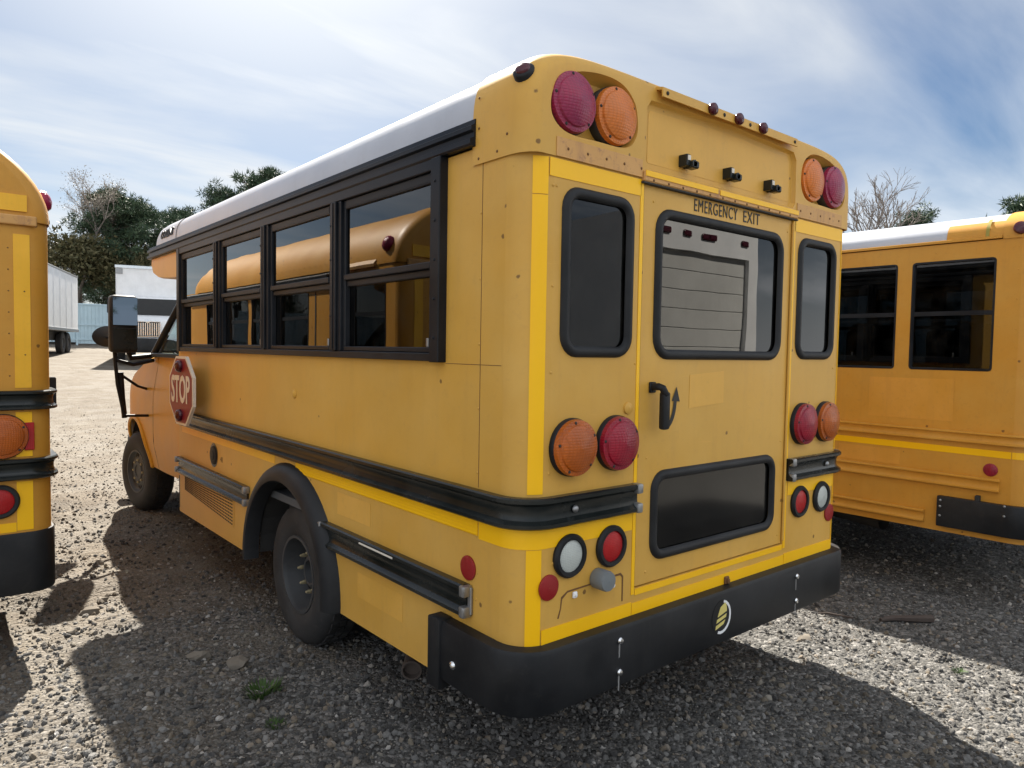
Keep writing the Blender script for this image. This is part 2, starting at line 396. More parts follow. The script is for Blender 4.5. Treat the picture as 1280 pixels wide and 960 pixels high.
def lamp(parent, c, d, r, lensmat, name='warning_lamp', rim='frame', th=.045, dm=.018, label=None):
    """round lamp: rim ring with a stepped moulded lens"""
    bm = BM(); lathe(bm, [(r*.98, -.02), (r*1.0, -.02), (r*1.02, 0), (r*1.02, th*.35), (r*.99, th*.45), (r*.93, th*.4), (r*.9, 0)], c, d, 36)
    o = put(name, bm, rim, parent, True, 40, label=label)
    bm = BM(); lathe(bm, [(r*.99, 0.0), (r*.99, th*.55), (r*.965, th*.8), (r*.82, th*.86), (r*.79, th), (r*.6, th+dm*.45), (r*.3, th+dm*.8), (.001, th+dm)], c, d, 40)
    put('lens', bm, lensmat, o, True, 35)
    bm = BM(); dd = Vector(d).normalized(); a = dd.orthogonal().normalized(); b = dd.cross(a)
    for k in range(5):
        t = 2*math.pi*(k+.25)/5; dome(bm, Vector(c)+(a*math.cos(t)+b*math.sin(t))*r*.88+dd*th*.82, d, .006, .004, 6)
    put('lens_screws', bm, 'under', o, kind='stuff')
    return o
def rivets(parent, pts, m='yellow', r=.0055, h=.003):
    bm = BM()
    for p, d in pts: dome(bm, p, d, r, h, 6)
    return put('rivets', bm, m, parent, True, 60, kind='stuff')
def prof_z(x, xc, a, z0, h, p=3.6, q=2.4):
    t = min(1, abs(x-xc)/a); return z0+h*(max(0, 1-t**p))**(1/q)
def roof_outline(xc, a, z0, h, ins=0., n=40, p=3.6, q=2.4):
    """eave to eave over the top, inset by ins"""
    pts = []
    for i in range(n+1):
        t = math.pi*i/n; c = -math.cos(t); s = math.sin(t)
        x = math.copysign(abs(c)**(2/p), c); z = s**(2/q) if s > 1e-9 else 0
        pts.append((xc+x*(a-ins), z0+z*(h-ins)))
    return pts

# ------------------------------------------------------------------ ground
GX, GY = 1.06, 3.0
def terrain(x, y):
    """numpy: height of the gravel yard: flat round the buses, rising gently to the trees"""
    t = np.clip(y-12, 0, 60); z = .042*t*np.clip(t/6, 0, 1)
    z = np.where(y < -15, 0, z)
    return z
def vnoise(x, y, s, seed=0):
    rs = np.random.RandomState(seed); n = 64; g = rs.rand(n, n)
    u = x/s; v = y/s; i = np.floor(u).astype(int); j = np.floor(v).astype(int); fu = u-i; fv = v-j
    fu = fu*fu*(3-2*fu); fv = fv*fv*(3-2*fv)
    a = g[i % n, j % n]; b = g[(i+1) % n, j % n]; c = g[i % n, (j+1) % n]; d = g[(i+1) % n, (j+1) % n]
    return (a*(1-fu)+b*fu)*(1-fv)+(c*(1-fu)+d*fu)*fv-.5
def ground_z(x, y):
    x = np.asarray(x, float); y = np.asarray(y, float)
    near = np.clip(1.6-np.hypot(x-.5, y-1.5)/40, 0, 1)
    z = terrain(x, y)+near*(vnoise(x, y, 1.9, 1)*.030+vnoise(x, y, .62, 2)*.022+vnoise(x, y, .19, 3)*.016+vnoise(x, y, .07, 4)*.007)
    # wheel ruts and churned dirt to the left of the bus
    z += near*np.exp(-((x+.75-.04*(y-3))/.45)**2)*np.clip((y-1)/2, 0, 1)*np.clip((9-y)/3, 0, 1)*(vnoise(x, y, .45, 5)*.085+vnoise(x, y, .16, 6)*.03-.006)
    return z
def axis_pts(a, b, step, far, grow=1.16):
    c = list(np.arange(a, b, step)); s = step; x = c[-1]; hi = []
    while x < far: s *= grow; x += s; hi.append(x)
    s = step; x = c[0]; lo = []
    while x > -far: s *= grow; x -= s; lo.append(x)
    return np.array(lo[::-1]+c+hi)
def grid_mesh(name, xs, ys, extra=0):
    X, Y = np.meshgrid(xs, ys); Z = ground_z(X, Y)+extra
    nx, ny = len(xs), len(ys)
    co = np.stack([X, Y, Z], -1).reshape(-1, 3)
    i = np.arange(nx*ny).reshape(ny, nx); q = np.stack([i[:-1, :-1], i[:-1, 1:], i[1:, 1:], i[1:, :-1]], -1).reshape(-1, 4)
    me = bpy.data.meshes.new(name); me.vertices.add(len(co)); me.vertices.foreach_set('co', co.ravel())
    me.loops.add(q.size); me.loops.foreach_set('vertex_index', q.ravel()); me.polygons.add(len(q))
    me.polygons.foreach_set('loop_start', np.arange(0, q.size, 4)); me.update(calc_edges=True); me.shade_smooth()
    return me, co
def ground_material():
    m, nt, b = mat('gravel_yard', (.3, .28, .25), .9, spec=.25)
    tc = node(nt, 'ShaderNodeTexCoord').outputs['Object']
    sx = node(nt, 'ShaderNodeSeparateXYZ'); nt.links.new(tc, sx.inputs[0])
    big = noise(nt, tc, .45, 5, .6); mid = noise(nt, tc, 3.2, 5, .65)
    # sandy dirt to the left and far, grey crushed stone near and to the right
    w = mth(nt, 'ADD', mth(nt, 'MULTIPLY', sx.outputs[0], -.16), mth(nt, 'MULTIPLY', sx.outputs[1], .075))
    w = mth(nt, 'ADD', w, mth(nt, 'MULTIPLY', mth(nt, 'SUBTRACT', big, .5), 2.2))
    dirt = ramp(nt, w, [(-.0, (0, 0, 0)), (.42, (1, 1, 1))])
    vo = node(nt, 'ShaderNodeTexVoronoi'); vo.inputs['Scale'].default_value = 46; vo.inputs['Randomness'].default_value = 1; nt.links.new(tc, vo.inputs['Vector'])
    vo2 = node(nt, 'ShaderNodeTexVoronoi'); vo2.inputs['Scale'].default_value = 105; nt.links.new(tc, vo2.inputs['Vector'])
    g1 = ramp(nt, node_sep(nt, vo.outputs['Color']), [(0, (.03, .03, .03)), (.4, (.075, .074, .071)), (.8, (.15, .146, .14)), (1, (.32, .31, .30))])
    g2 = ramp(nt, node_sep(nt, vo2.outputs['Color']), [(0, (.035, .034, .032)), (.6, (.10, .097, .09)), (1, (.22, .21, .195))])
    grey = mix(nt, .45, g1, g2)
    d1 = ramp(nt, mid, [(.3, (.120, .088, .056)), (.55, (.172, .136, .094)), (.8, (.23, .19, .14))])
    d2 = mix(nt, .38, d1, g2)
    far = noise(nt, tc, 1.3, 6, .7)
    d3 = mix(nt, mth(nt, 'MULTIPLY', ramp(nt, far, [(.45, (0, 0, 0)), (.6, (1, 1, 1))]), .4), d2, (.24, .225, .20))
    c = mix(nt, dirt, grey, d3)
    nt.links.new(c, b.inputs['Base Color'])
    h = mth(nt, 'ADD', mth(nt, 'MULTIPLY', vo.outputs['Distance'], -.8), mth(nt, 'MULTIPLY', vo2.outputs['Distance'], -.35))
    h = mth(nt, 'ADD', h, mth(nt, 'MULTIPLY', noise(nt, tc, 14, 6, .7), .9))
    bump(nt, b, h, .8, .02)
    return m
def node_sep(nt, col):
    n = node(nt, 'ShaderNodeSeparateColor'); nt.links.new(col, n.inputs[0]); return n.outputs[0]
MAT['ground'] = ground_material()
gm, _ = grid_mesh('ground', axis_pts(-4, 7, .045, 420), axis_pts(-3.5, 10, .045, 420))
g = put_mesh('ground', gm, 'ground', kind='structure')

def stone_material(name, stops):
    m, nt, b = mat(name, (.3, .3, .3), .85, spec=.3)
    oi = node(nt, 'ShaderNodeObjectInfo'); tc = node(nt, 'ShaderNodeTexCoord').outputs['Object']
    c = ramp(nt, oi.outputs['Random'], stops)
    n = noise(nt, tc, 3, 4, .6)
    c = mix(nt, mth(nt, 'MULTIPLY', n, .45), c, (.14, .13, .12)); nt.links.new(c, b.inputs['Base Color'])
    bump(nt, b, noise(nt, tc, 9, 4, .7), .5, .1); return m
MAT['stone'] = stone_material('crushed_stone', [(0, (.030, .031, .033)), (.3, (.080, .081, .082)), (.55, (.17, .168, .163)), (.78, (.30, .295, .285)), (.92, (.27, .215, .155)), (1, (.62, .60, .57))])
MAT['dirtstone'] = stone_material('dirt_pebbles', [(0, (.095, .075, .053)), (.35, (.175, .144, .104)), (.75, (.25, .217, .165)), (1, (.42, .39, .34))])
def scatter(name, me, matname, dmax, smin, smax, seed, kind='stuff'):
    """stones scattered over a patch of ground by geometry nodes, density from the vertex attribute 'dens'"""
    o = put_mesh(name, me, matname, kind=kind)
    ng = bpy.data.node_groups.new(name, 'GeometryNodeTree')
    ng.interface.new_socket('Geometry', in_out='INPUT', socket_type='NodeSocketGeometry'); ng.interface.new_socket('Geometry', in_out='OUTPUT', socket_type='NodeSocketGeometry')
    N = ng.nodes.new; L = ng.links.new
    gi = N('NodeGroupInput'); go = N('NodeGroupOutput')
    dp = N('GeometryNodeDistributePointsOnFaces'); dp.inputs['Seed'].default_value = seed
    na = N('GeometryNodeInputNamedAttribute'); na.data_type = 'FLOAT'; na.inputs['Name'].default_value = 'dens'
    mu = N('ShaderNodeMath'); mu.operation = 'MULTIPLY'; mu.inputs[1].default_value = dmax
    L(na.outputs[0], mu.inputs[0]); L(mu.outputs[0], dp.inputs['Density']); L(gi.outputs[0], dp.inputs['Mesh'])
    g2 = N('GeometryNodeGeometryToInstance')
    for k in range(5):
        ic = N('GeometryNodeMeshIcoSphere'); ic.inputs['Radius'].default_value = 1; ic.inputs['Subdivisions'].default_value = 2
        sp = N('GeometryNodeSetPosition'); nz = N('ShaderNodeTexNoise'); nz.noise_dimensions = '4D'; nz.inputs['W'].default_value = k*7.3+seed; nz.inputs['Scale'].default_value = .8; nz.inputs['Detail'].default_value = 2
        po = N('GeometryNodeInputPosition'); L(po.outputs[0], nz.inputs['Vector'])
        su = N('ShaderNodeVectorMath'); su.operation = 'SUBTRACT'; su.inputs[1].default_value = (.5, .5, .5); L(nz.outputs['Color'], su.inputs[0])
        sc = N('ShaderNodeVectorMath'); sc.operation = 'SCALE'; sc.inputs['Scale'].default_value = 1.9; L(su.outputs[0], sc.inputs[0])
        L(ic.outputs['Mesh'], sp.inputs['Geometry']); L(sc.outputs[0], sp.inputs['Offset'])
        sm = N('GeometryNodeSetMaterial'); sm.inputs['Material'].default_value = MAT[matname]; L(sp.outputs[0], sm.inputs['Geometry'])
        L(sm.outputs[0], g2.inputs[0])
    ip = N('GeometryNodeInstanceOnPoints'); ip.inputs['Pick Instance'].default_value = True
    L(dp.outputs['Points'], ip.inputs['Points']); L(g2.outputs[0], ip.inputs['Instance'])
    rv = N('FunctionNodeRandomValue'); rv.data_type = 'FLOAT_VECTOR'; rv.inputs[0].default_value = (0, 0, 0); rv.inputs[1].default_value = (6.28, 6.28, 6.28); rv.inputs['Seed'].default_value = seed+1
    L(rv.outputs[0], ip.inputs['Rotation'])
    rs = N('FunctionNodeRandomValue'); rs.data_type = 'FLOAT'; rs.inputs[2].default_value = 0; rs.inputs[3].default_value = 1; rs.inputs['Seed'].default_value = seed+2
    pw = N('ShaderNodeMath'); pw.operation = 'POWER'; pw.inputs[1].default_value = 4.2; L(rs.outputs[1], pw.inputs[0])
    mr = N('ShaderNodeMapRange'); mr.inputs[3].default_value = smin; mr.inputs[4].default_value = smax; L(pw.outputs[0], mr.inputs[0])
    rs2 = N('FunctionNodeRandomValue'); rs2.data_type = 'FLOAT_VECTOR'; rs2.inputs[0].default_value = (.75, .6, .45); rs2.inputs[1].default_value = (1.3, 1.1, .8); rs2.inputs['Seed'].default_value = seed+3
    ms = N('ShaderNodeVectorMath'); ms.operation = 'SCALE'; L(rs2.outputs[0], ms.inputs[0]); L(mr.outputs[0], ms.inputs['Scale']); L(ms.outputs[0], ip.inputs['Scale'])
    L(ip.outputs[0], go.inputs[0])
    md = o.modifiers.new('scatter', 'NODES'); md.node_group = ng
    return o
def dens_attr(me, d):
    a = me.attributes.new('dens', 'FLOAT', 'POINT'); a.data.foreach_set('value', d.astype(np.float32))
def dirtness(x, y): return np.clip((-.16*x+.075*y+(vnoise(x, y, 1.6, 9))*1.2+.04)/.5, 0, 1)
xs = np.arange(-3.2, 9.0, .12); ys = np.arange(-2.2, 17, .12)
gme, gco = grid_mesh('gravel', xs, ys)
dist = np.hypot(gco[:, 0]+1.46, gco[:, 1]+1.7); dn = dirtness(gco[:, 0], gco[:, 1])
dens_attr(gme, np.clip(2.6/np.maximum(dist, 1.5), 0, 1)**1.6*(1-.86*dn))
scatter('gravel', gme, 'stone', 3600, .0040, .018, 3)
gme2, _ = grid_mesh('pebbles', xs, ys)
dens_attr(gme2, np.clip(3./np.maximum(dist, 1.5), 0, 1)**1.15*(.15+.85*dn)*np.clip((18-dist)/8, 0, 1))
scatter('pebbles', gme2, 'dirtstone', 1500, .0032, .018, 11)

# ------------------------------------------------------------------ the small yellow bus in the middle
WB, XC = 2.12, 1.06
YF = 3.88                                    # front wall of the passenger body
EAVE = 2.25
bus = thing('school_bus', 'small yellow school bus seen from behind, EMERGENCY EXIT rear door and folded STOP sign', 'school bus', (XC, 3.0, 0))
def side_wall(x, t, label=None):
    bm = BM()
    arch = [(1.85+.54*math.cos(R(a)), .37+.54*math.sin(R(a))) for a in range(180, -1, -9)]
    outer = [(RC, .36), (1.31, .345)] + arch + [(2.39, .345), (YF, .335), (YF, EAVE), (RC, EAVE)]
    holes = [[(.50, 1.535), (3.80, 1.535), (3.80, 2.235), (.50, 2.235)]]
    plate(bm, outer, holes, 'x', x, x+t)
    return bm
put('side_panel', side_wall(0, .03), 'yellow', bus)
put('side_panel', side_wall(WB, -.03), 'yellow', bus)
# rear corners, rear wall
bm = BM()
sweep(bm, corner_path(0, WB, 0, RC, None, -1), [(0, .37), (0, 2.20), (-.02, 2.20), (-.02, .37)])
put('corner_panel', bm, 'yellow', bus, True, 50)
bm = BM()
sweep(bm, corner_path(0, WB, 0, RC, None, 1), [(0, .37), (0, 2.20), (-.02, 2.20), (-.02, .37)])
put('corner_panel', bm, 'yellow', bus, True, 50)
LW = (.145, .495, 1.54, 2.10, .075); RW = (2*XC-.495, 2*XC-.145, 1.54, 2.10, .075)
DW = (.62, 1.50, 1.535, 2.095, .085); BW = (.63, 1.49, .775, 1.118, .075)
DX0, DX1, DZ0, DZ1 = .553, 1.567, .698, 2.168
bm = BM()
plate(bm, [(RC, .575), (WB-RC, .575), (WB-RC, 2.20), (RC, 2.20)],
      [inset(rrect(*LW), .02), inset(rrect(*RW), .02), [(DX0-.006, DZ0-.006), (DX1+.006, DZ0-.006), (DX1+.006, DZ1+.006), (DX0-.006, DZ1+.006)]], 'y', 0, .03)
put('rear_panel', bm, 'yellow', bus)
# emergency door, set into its opening
bm = BM()
plate(bm, [(DX0, DZ0), (DX1, DZ0), (DX1, DZ1), (DX0, DZ1)], [inset(rrect(*DW), .02), inset(rrect(*BW), .02)], 'y', .004, .034)
door = put('emergency_door', bm, 'yellow', bus)
def seal_window(parent, wn, y, name, gl='glass_dark', w=.038, h=.016):
    bm = BM(); ring_frame(bm, rrect(*wn), 'y', y, w, -h); fr = put(name, bm, 'rubber', parent, True, 60)
    bm = BM(); lp = inset(rrect(*wn), .02); plate(bm, lp, [], 'y', y+.006, y+.011); return fr, put('glass_pane', bm, gl, fr if parent is bus else parent)
seal_window(bus, LW, 0, 'rear_window'); seal_window(bus, RW, 0, 'rear_window')
seal_window(door, DW, .004, 'upper_window_seal'); seal_window(door, BW, .004, 'lower_window_seal', 'glass_film')
for wd, x_, w_ in (('EMERGENCY', .992, .292), ('EXIT', 1.243, .122)): put('door_lettering', text_bm(wd, .068, (1, 0, 0), (0, 0, 1), (x_, .0025, 2.130), .80, .0009, bold=.0, space=1.15, width=w_), 'ink', door)
# door handle: vertical grip, and the curved arrow beside it
bm = BM()
tube(bm, [(.620, .004, 1.432), (.620, -.03, 1.436), (.624, -.046, 1.432), (.640, -.050, 1.405)], .014, 10)
box(bm, .622, .660, -.058, -.030, 1.278, 1.418, .009, 2); box(bm, .604, .638, -.006, .004, 1.412, 1.452, .003)
put('handle', bm, 'rubber', door, True, 40)
bm = BM()
ar = [(.700+.062*math.sin(R(t)), 1.275+.115*(1-math.cos(R(t)))) for t in range(8, 92, 8)]
lft = [bm.verts.new((x-.009, .0012, z+.003)) for x, z in ar]; rgt = [bm.verts.new((x+.009, .0012, z-.003)) for x, z in ar]
for a in range(len(ar)-1): bm.faces.new((lft[a], rgt[a], rgt[a+1], lft[a+1]))
bm.faces.new([bm.verts.new((x, .0011, z)) for x, z in ((.740, 1.378), (.768, 1.432), (.790, 1.374))])
put('handle_arrow', bm, 'ink', door)
bm = BM(); plate(bm, [(.85, 1.345), (1.08, 1.36), (1.08, 1.49), (.85, 1.475)], [], 'y', .0034, .0026); put('cleaned_patch', bm, 'patch', door)
rivets(door, [((.60+.02*random.random(), .004, z), (0, -1, 0)) for z in (2.11, 1.17, .74)]+[((1.535, .004, z), (0, -1, 0)) for z in (2.11, 1.17, .74)])
# hinge along the right of the door
bm = BM(); lathe(bm, [(.001, 0), (.006, 0), (.006, 1.44), (.001, 1.44)], (1.571, -.003, .71), (0, 0, 1), 8); put('door_hinge', bm, 'yellow', door, True)

# yellow reflective tape (a little uneven where pieces meet)
def tape_box(x0, x1, z0, z1, parent=bus, y=0., m='tape', t=.0022):
    bm = BM(); box(bm, x0, x1, y-t, y-.0004, z0, z1); return put('reflective_tape', bm, m, parent)
def tape_corner(z0, z1, side, a0, a1):
    """strip wrapped on the rounded corner between two angles"""
    cx = RC if side < 0 else WB-RC; P = []
    for i in range(7):
        t = R(a0+(a1-a0)*i/6); n = (side*math.cos(t), -math.sin(t)); P.append(((cx+RC*n[0], RC+RC*n[1]), n))
    bm = BM(); sweep(bm, P, tape_prof(z0, z1, .0022)); return put('reflective_tape', bm, 'tape', bus, True, 50)
for side in (-1, 1):
    tape_corner(1.095, 2.055, side, 50, 77); tape_corner(2.058, 2.176, side, 50, 77); tape_corner(.592, .912, side, 50, 77)
    a, b = (.0885, .530) if side < 0 else (2*XC-.530, 2*XC-.0885)
    tape_box(a, b, 2.118, 2.176); tape_box(a, b, .592, .645)
    s0, s1 = (.534, .5465) if side < 0 else (1.5735, 1.590)
    tape_box(.528 if side < 0 else 1.576, .5445 if side < 0 else 1.595, .672, 2.165)
tape_box(.534, 1.586, .588, .640); tape_box(DX0-.004, DX1+.002, .667, .690)
# tape band under the upper rail: one piece down the flank and one that wraps the corner
bm = BM(); sweep(bm, [((0, YF-.07), (-1, 0)), ((0, 2.05), (-1, 0))], tape_prof(.930, .985)); put('reflective_tape', bm, 'tape_faded', bus)
def fluted(z0, z1):
    h = z1-z0; p = [(.0005, z0)]
    for k in range(5): p += [(.0022, z0+h*(k+.05)/5), (.0042, z0+h*(k+.5)/5), (.0022, z0+h*(k+.95)/5)]
    return p+[(.0005, z1)]
bm = BM(); sweep(bm, [((0, 1.77), (-1, 0)), ((0, .232), (-1, 0))], fluted(.922, .982)); put('reflective_tape', bm, 'tape', bus, True, 60)
bm = BM(); sweep(bm, corner_path(0, WB, 0, .226, .525), tape_prof(.914, .980)); put('reflective_tape', bm, 'tape', bus, True, 50)
bm = BM(); sweep(bm, corner_path(0, WB, 0, .226, 2*XC-.515, 1), tape_prof(.914, .980)); put('reflective_tape', bm, 'tape', bus, True, 50)
# black rub rails
bm = BM(); sweep(bm, corner_path(0, WB, 0, YF-.03, .535), rail_prof(.984, 1.086)); put('rub_rail', bm, 'rail', bus, True, 28)
bm = BM(); sweep(bm, corner_path(0, WB, 0, YF-.03, 1.585, 1), rail_prof(.984, 1.086)); put('rub_rail', bm, 'rail', bus, True, 28)
def flank_rail(y0, y1, z0, z1, x=0, s=-1, parent=bus, m='rail'):
    bm = BM(); sweep(bm, [((x, y1), (s, 0)), ((x, y0), (s, 0))], rail_prof(z0, z1)); return put('rub_rail', bm, m, parent, True, 28)
for a, b in ((.275, 1.425), (2.44, 3.86)):
    rr_ = flank_rail(a, b, .632, .745); flank_rail(a, b, .632, .745, WB, 1)
    for yy in (a, b):
        for zz in (.652, .725): bm = BM(); box(bm, -.041, -.001, yy-.018, yy+.012, zz-.020, zz+.020, .006, 2); put('rail_end_clip', bm, 'steel', rr_, True, 40)
        if yy == a and a < 1: bm = BM(); box(bm, -.012, -.001, yy-.022, yy-.002, .640, .738, .003); put('rail_end_plate', bm, 'steel', rr_)
bm = BM(); box(bm, -.0395, -.037, .74, 1.02, .727, .735, .001); put('bare_metal_scuff', bm, 'signwhite', bus)
for x_, z_ in ((.525, .725), (.525, 1.07), (.525, 1.00), (1.598, 1.07), (1.598, 1.00)):
    if z_ < .9: continue
    bm = BM(); box(bm, x_-.012, x_+.016, -.040, -.001, z_-.018, z_+.018, .006, 2); put('rail_end_clip', bm, 'steel', bus, True, 40)
for x_ in (.215, 1.93): bm = BM(); dome(bm, (x_, -.019, 1.035), (0, -1, 0), .013, .010, 10); put('rail_bolt', bm, 'steel', bus, True, 60)
# bumper, wrapped round the back
bm = BM()
bp = [(.002, .385), (.045, .380), (.052, .392), (.052, .580), (.044, .594), (.002, .596)]
path = corner_path(0, WB, 0, .44, None, -1, RC+.0)+corner_path(0, WB, 0, .44, None, 1, RC+.0)
sweep(bm, path, bp)
bmp = put('rear_bumper', bm, 'bumper', bus, True, 32)
for s in (-1, 1):
    bm = BM(); x0, x1 = ((-.062, -.002) if s < 0 else (WB+.002, WB+.062)); box(bm, x0, x1, .372, .447, .345, .600, .006, 2)
    put('bumper_end_plate', bm, 'bumper', bmp, True, 40)
for x_ in (.415, 1.615):
    for z_ in (.548, .435):
        bm = BM(); lathe(bm, [(.012, 0), (.013, .006), (.009, .012), (.001, .014)], (x_, -.052, z_), (0, -1, 0), 10); put('bumper_bolt', bm, 'chrome', bmp, True, 40)
bm = BM(); dome(bm, (-.052, .30, .46), (-1, 0, 0), .016, .010, 10)
put('bumper_bolt', bm, 'chrome', bmp, True, 40)
m_, nt_, b_ = mat('bolt_drip', (.22, .22, .22), .6)
MAT['drip'] = m_
bm = BM()
for x_, z_ in ((.415, .535), (.415, .42), (1.615, .535), (1.615, .42)):
    plate(bm, [(x_-.004, z_), (x_+.004, z_), (x_+.003, z_-.045-.02*random.random()), (x_-.003, z_-.05)], [], 'y', -.0524, -.0528)
put('drip_mark', bm, 'drip', bmp, kind='stuff')
# worn round sticker with a striped oval
cx, cz, rr2 = 1.03, .492, .062
sk = BM(); plate(sk, [(cx+1.05*rr2*math.cos(R(t)), cz+rr2*1.12*math.sin(R(t))) for t in range(0, 360, 10)], [], 'y', -.0523, -.0535)
stk = put('bumper_sticker', sk, 'bumper', bmp)
def arcband(c0, c1, ra, rb, t0, t1, fx=1.05, fz=1.12, n=12):
    return [(c0+ra*fx*math.cos(R(t0+(t1-t0)*i/n)), c1+ra*fz*math.sin(R(t0+(t1-t0)*i/n))) for i in range(n+1)]+[(c0+rb*fx*math.cos(R(t1+(t0-t1)*i/n)), c1+rb*fz*math.sin(R(t1+(t0-t1)*i/n))) for i in range(n+1)]
bm = BM(); plate(bm, arcband(cx, cz, rr2*1.0, rr2*.84, -112, 78), [], 'y', -.0536, -.0545); put('sticker_ring', bm, 'white', stk)
def ysl(z0, z1):          # slice of the striped body between two heights, leaning to the right
    o = []
    for k in range(7):
        z = z0+(z1-z0)*k/6; q = math.sqrt(max(0, 1-(z/.052)**2)); o.append((cx-.006+z*.35-.012*q-.012, cz+z-.004))
    for k in range(7):
        z = z1+(z0-z1)*k/6; q = math.sqrt(max(0, 1-(z/.052)**2)); o.append((cx+z*.15+.034*q, cz+z+.010))
    return o
for z0, z1 in ((.008, .046), (-.016, -.002), (-.042, -.026)):
    bm = BM(); plate(bm, ysl(z0, z1), [], 'y', -.0536, -.0547); put('sticker_stripe', bm, 'logo_yellow', stk)
# licence lamp clip and the reversing buzzer pipe, small brackets
bm = BM(); box(bm, 1.115, 1.145, -.012, .0, .596, .628, .004); box(bm, 1.122, 1.138, -.02, -.012, .600, .620, .003); put('latch_stub', bm, 'rust', bus)
bm = BM(); lathe(bm, [(.034, 0), (.036, .004), (.036, .052), (.033, .060), (.001, .062)], (.345, 0, .772), (0, -1, 0), 20); put('sensor_barrel', bm, mat('grey_plastic', (.17, .19, .20), .45)[0], bus, True, 40)
for x_, z_ in ((.236, .735), (.424, .732)):
    bm = BM(); box(bm, x_-.010, x_+.010, -.010, -.0005, z_-.011, z_+.011, .003); lathe(bm, [(.005, 0), (.005, .004), (.001, .005)], (x_, -.010, z_), (0, -1, 0), 8); put('plate_clip', bm, 'white', bus)
bm = BM()                                        # rusty outline of the missing number plate holder
bm = BM(); plate(bm, [(.160, .668), (.172, .70), (.176, .738), (.205, .754), (.205, .748), (.180, .730), (.176, .70), (.166, .668)], [], 'y', -.0006, -.0018); put('rust_line', bm, 'rust', bus)
bm = BM(); plate(bm, [(.205, .754), (.315, .757), (.315, .752), (.205, .748)], [], 'y', -.0006, -.0018); put('rust_line', bm, 'rust', bus)
bm = BM(); plate(bm, [(.40, .762), (.470, .766), (.484, .752), (.484, .66), (.479, .66), (.478, .748), (.468, .758), (.40, .757)], [], 'y', -.0006, -.0018)
put('rust_line', bm, 'rust', bus)
# lamps
d_ = (0, -1, 0)
for x_, mt in ((.205, 'lens_amber'), (.420, 'lens_red')):
    lamp(bus, (x_, 0, 1.241), d_, .096, mt, 'signal_lamp', label=('amber' if 'amber' in mt else 'red')+' round signal lamp')
    lamp(bus, (2*XC-x_+.003, 0, 1.241), d_, .096, mt, 'signal_lamp', label=('amber' if 'amber' in mt else 'red')+' round signal lamp')
for x_, mt in ((.208, 'lens_clear'), (.412, 'lens_tail')):
    for xx in (x_, 2*XC-x_):
        bm = BM(); lathe(bm, [(.074, 0), (.075, .010), (.068, .019), (.056, .018), (.054, .006)], (xx, 0, .874), d_, 32); o = put('tail_lamp', bm, 'rubber', bus, True, 40, label=('clear reversing' if 'clear' in mt else 'red brake')+' lamp in black rubber ring')
        bm = BM(); lathe(bm, [(.056, 0), (.056, .009), (.045, .014), (.001, .017)], (xx, 0, .874), d_, 32); put('lens', bm, mt, o, True, 40)
for xx in (.116, 2*XC-.118):
    bm = BM(); lathe(bm, [(.043, .0), (.043, .005), (.038, .007), (.001, .008)], (xx, -.0005, .783), d_, 28); put('reflector', bm, 'reflector', bus, True, 40)
bm = BM(); lathe(bm, [(.043, .0), (.043, .005), (.038, .007), (.001, .008)], (-.0005, .283, .80), (-1, 0, 0), 28); put('reflector', bm, 'reflector', bus, True, 40)
bm = BM(); lathe(bm, [(.022, 0), (.021, .006), (.012, .010), (.001, .011)], (.487, 0, 1.36), d_, 16); put('blanking_cap', bm, 'yellow', bus, True, 40); bm = BM(); lathe(bm, [(.022, 0), (.021, .006), (.012, .010), (.001, .011)], (0, 1.79, 1.32), (-1, 0, 0), 16); put('blanking_cap', bm, 'yellow', bus, True, 40)
# faded rectangles where decals were
bm = BM(); plate(bm, [(.99, .800), (1.30, .800), (1.30, .90), (.99, .90)], [], 'x', -.0006, -.0012); put('cleaned_patch', bm, 'patch', bus); bm = BM(); plate(bm, [(1.10, .47), (.72, .47), (.72, .58), (1.10, .58)], [], 'x', -.0006, -.0012); put('cleaned_patch', bm, 'patch', bus)

# roof, cap over the back, gutter rail
def roof_ring(y, ix=0, iz=0, grow=0., zb=EAVE-.01, pts=36):
    o = roof_outline(XC, XC-ix+grow, EAVE, .293-iz+grow, 0, pts, 9, 4.2)
    return [(o[0][0], y, zb)]+[(x, y, z) for x, z in o]+[(o[-1][0], y, zb)]
bm = BM(); loft(bm, [roof_ring(.262), roof_ring(3.95), roof_ring(4.30)], False, False); put('roof', bm, 'roof', bus, True, 40)
CB = 2.182
bm = BM()
rings = [roof_ring(.285, 0, 0, .007, CB), roof_ring(.10, 0, 0, .007, CB)]
for t in (15, 30, 45, 60, 75, 90):
    c_, s_ = 1-math.cos(R(t)), math.sin(R(t)); rings.append(roof_ring(0.093-.098*s_, .058*c_, .042*c_, .007, CB))
loft(bm, rings, False, False)
face = [(x, z) for x, y, z in rings[-1]]; YC = rings[-1][0][1]
def smooth_loop(p, k=5):
    n = len(p); o = []; p = [np.array(q) for q in p]
    for i in range(n):
        a, b, c, d = p[i-1], p[i], p[(i+1) % n], p[(i+2) % n]
        for j in range(k):
            t = j/k; o.append(tuple(.5*(2*b+(c-a)*t+(2*a-5*b+4*c-d)*t*t+(3*b-a-3*c+d)*t**3)))
    return o
pk = smooth_loop([(.16, 2.264), (.30, 2.263), (.435, 2.268), (.487, 2.305), (.500, 2.36), (.482, 2.43), (.42, 2.478), (.32, 2.488), (.20, 2.468), (.115, 2.420), (.085, 2.36), (.095, 2.30)])
pkr = [(2*XC-x, z) for x, z in reversed(pk)]
pan = [(.565, 2.215), (1.555, 2.215), (1.578, 2.24), (1.575, 2.43), (1.55, 2.462), (1.06, 2.478), (.57, 2.462), (.545, 2.43), (.542, 2.24)]
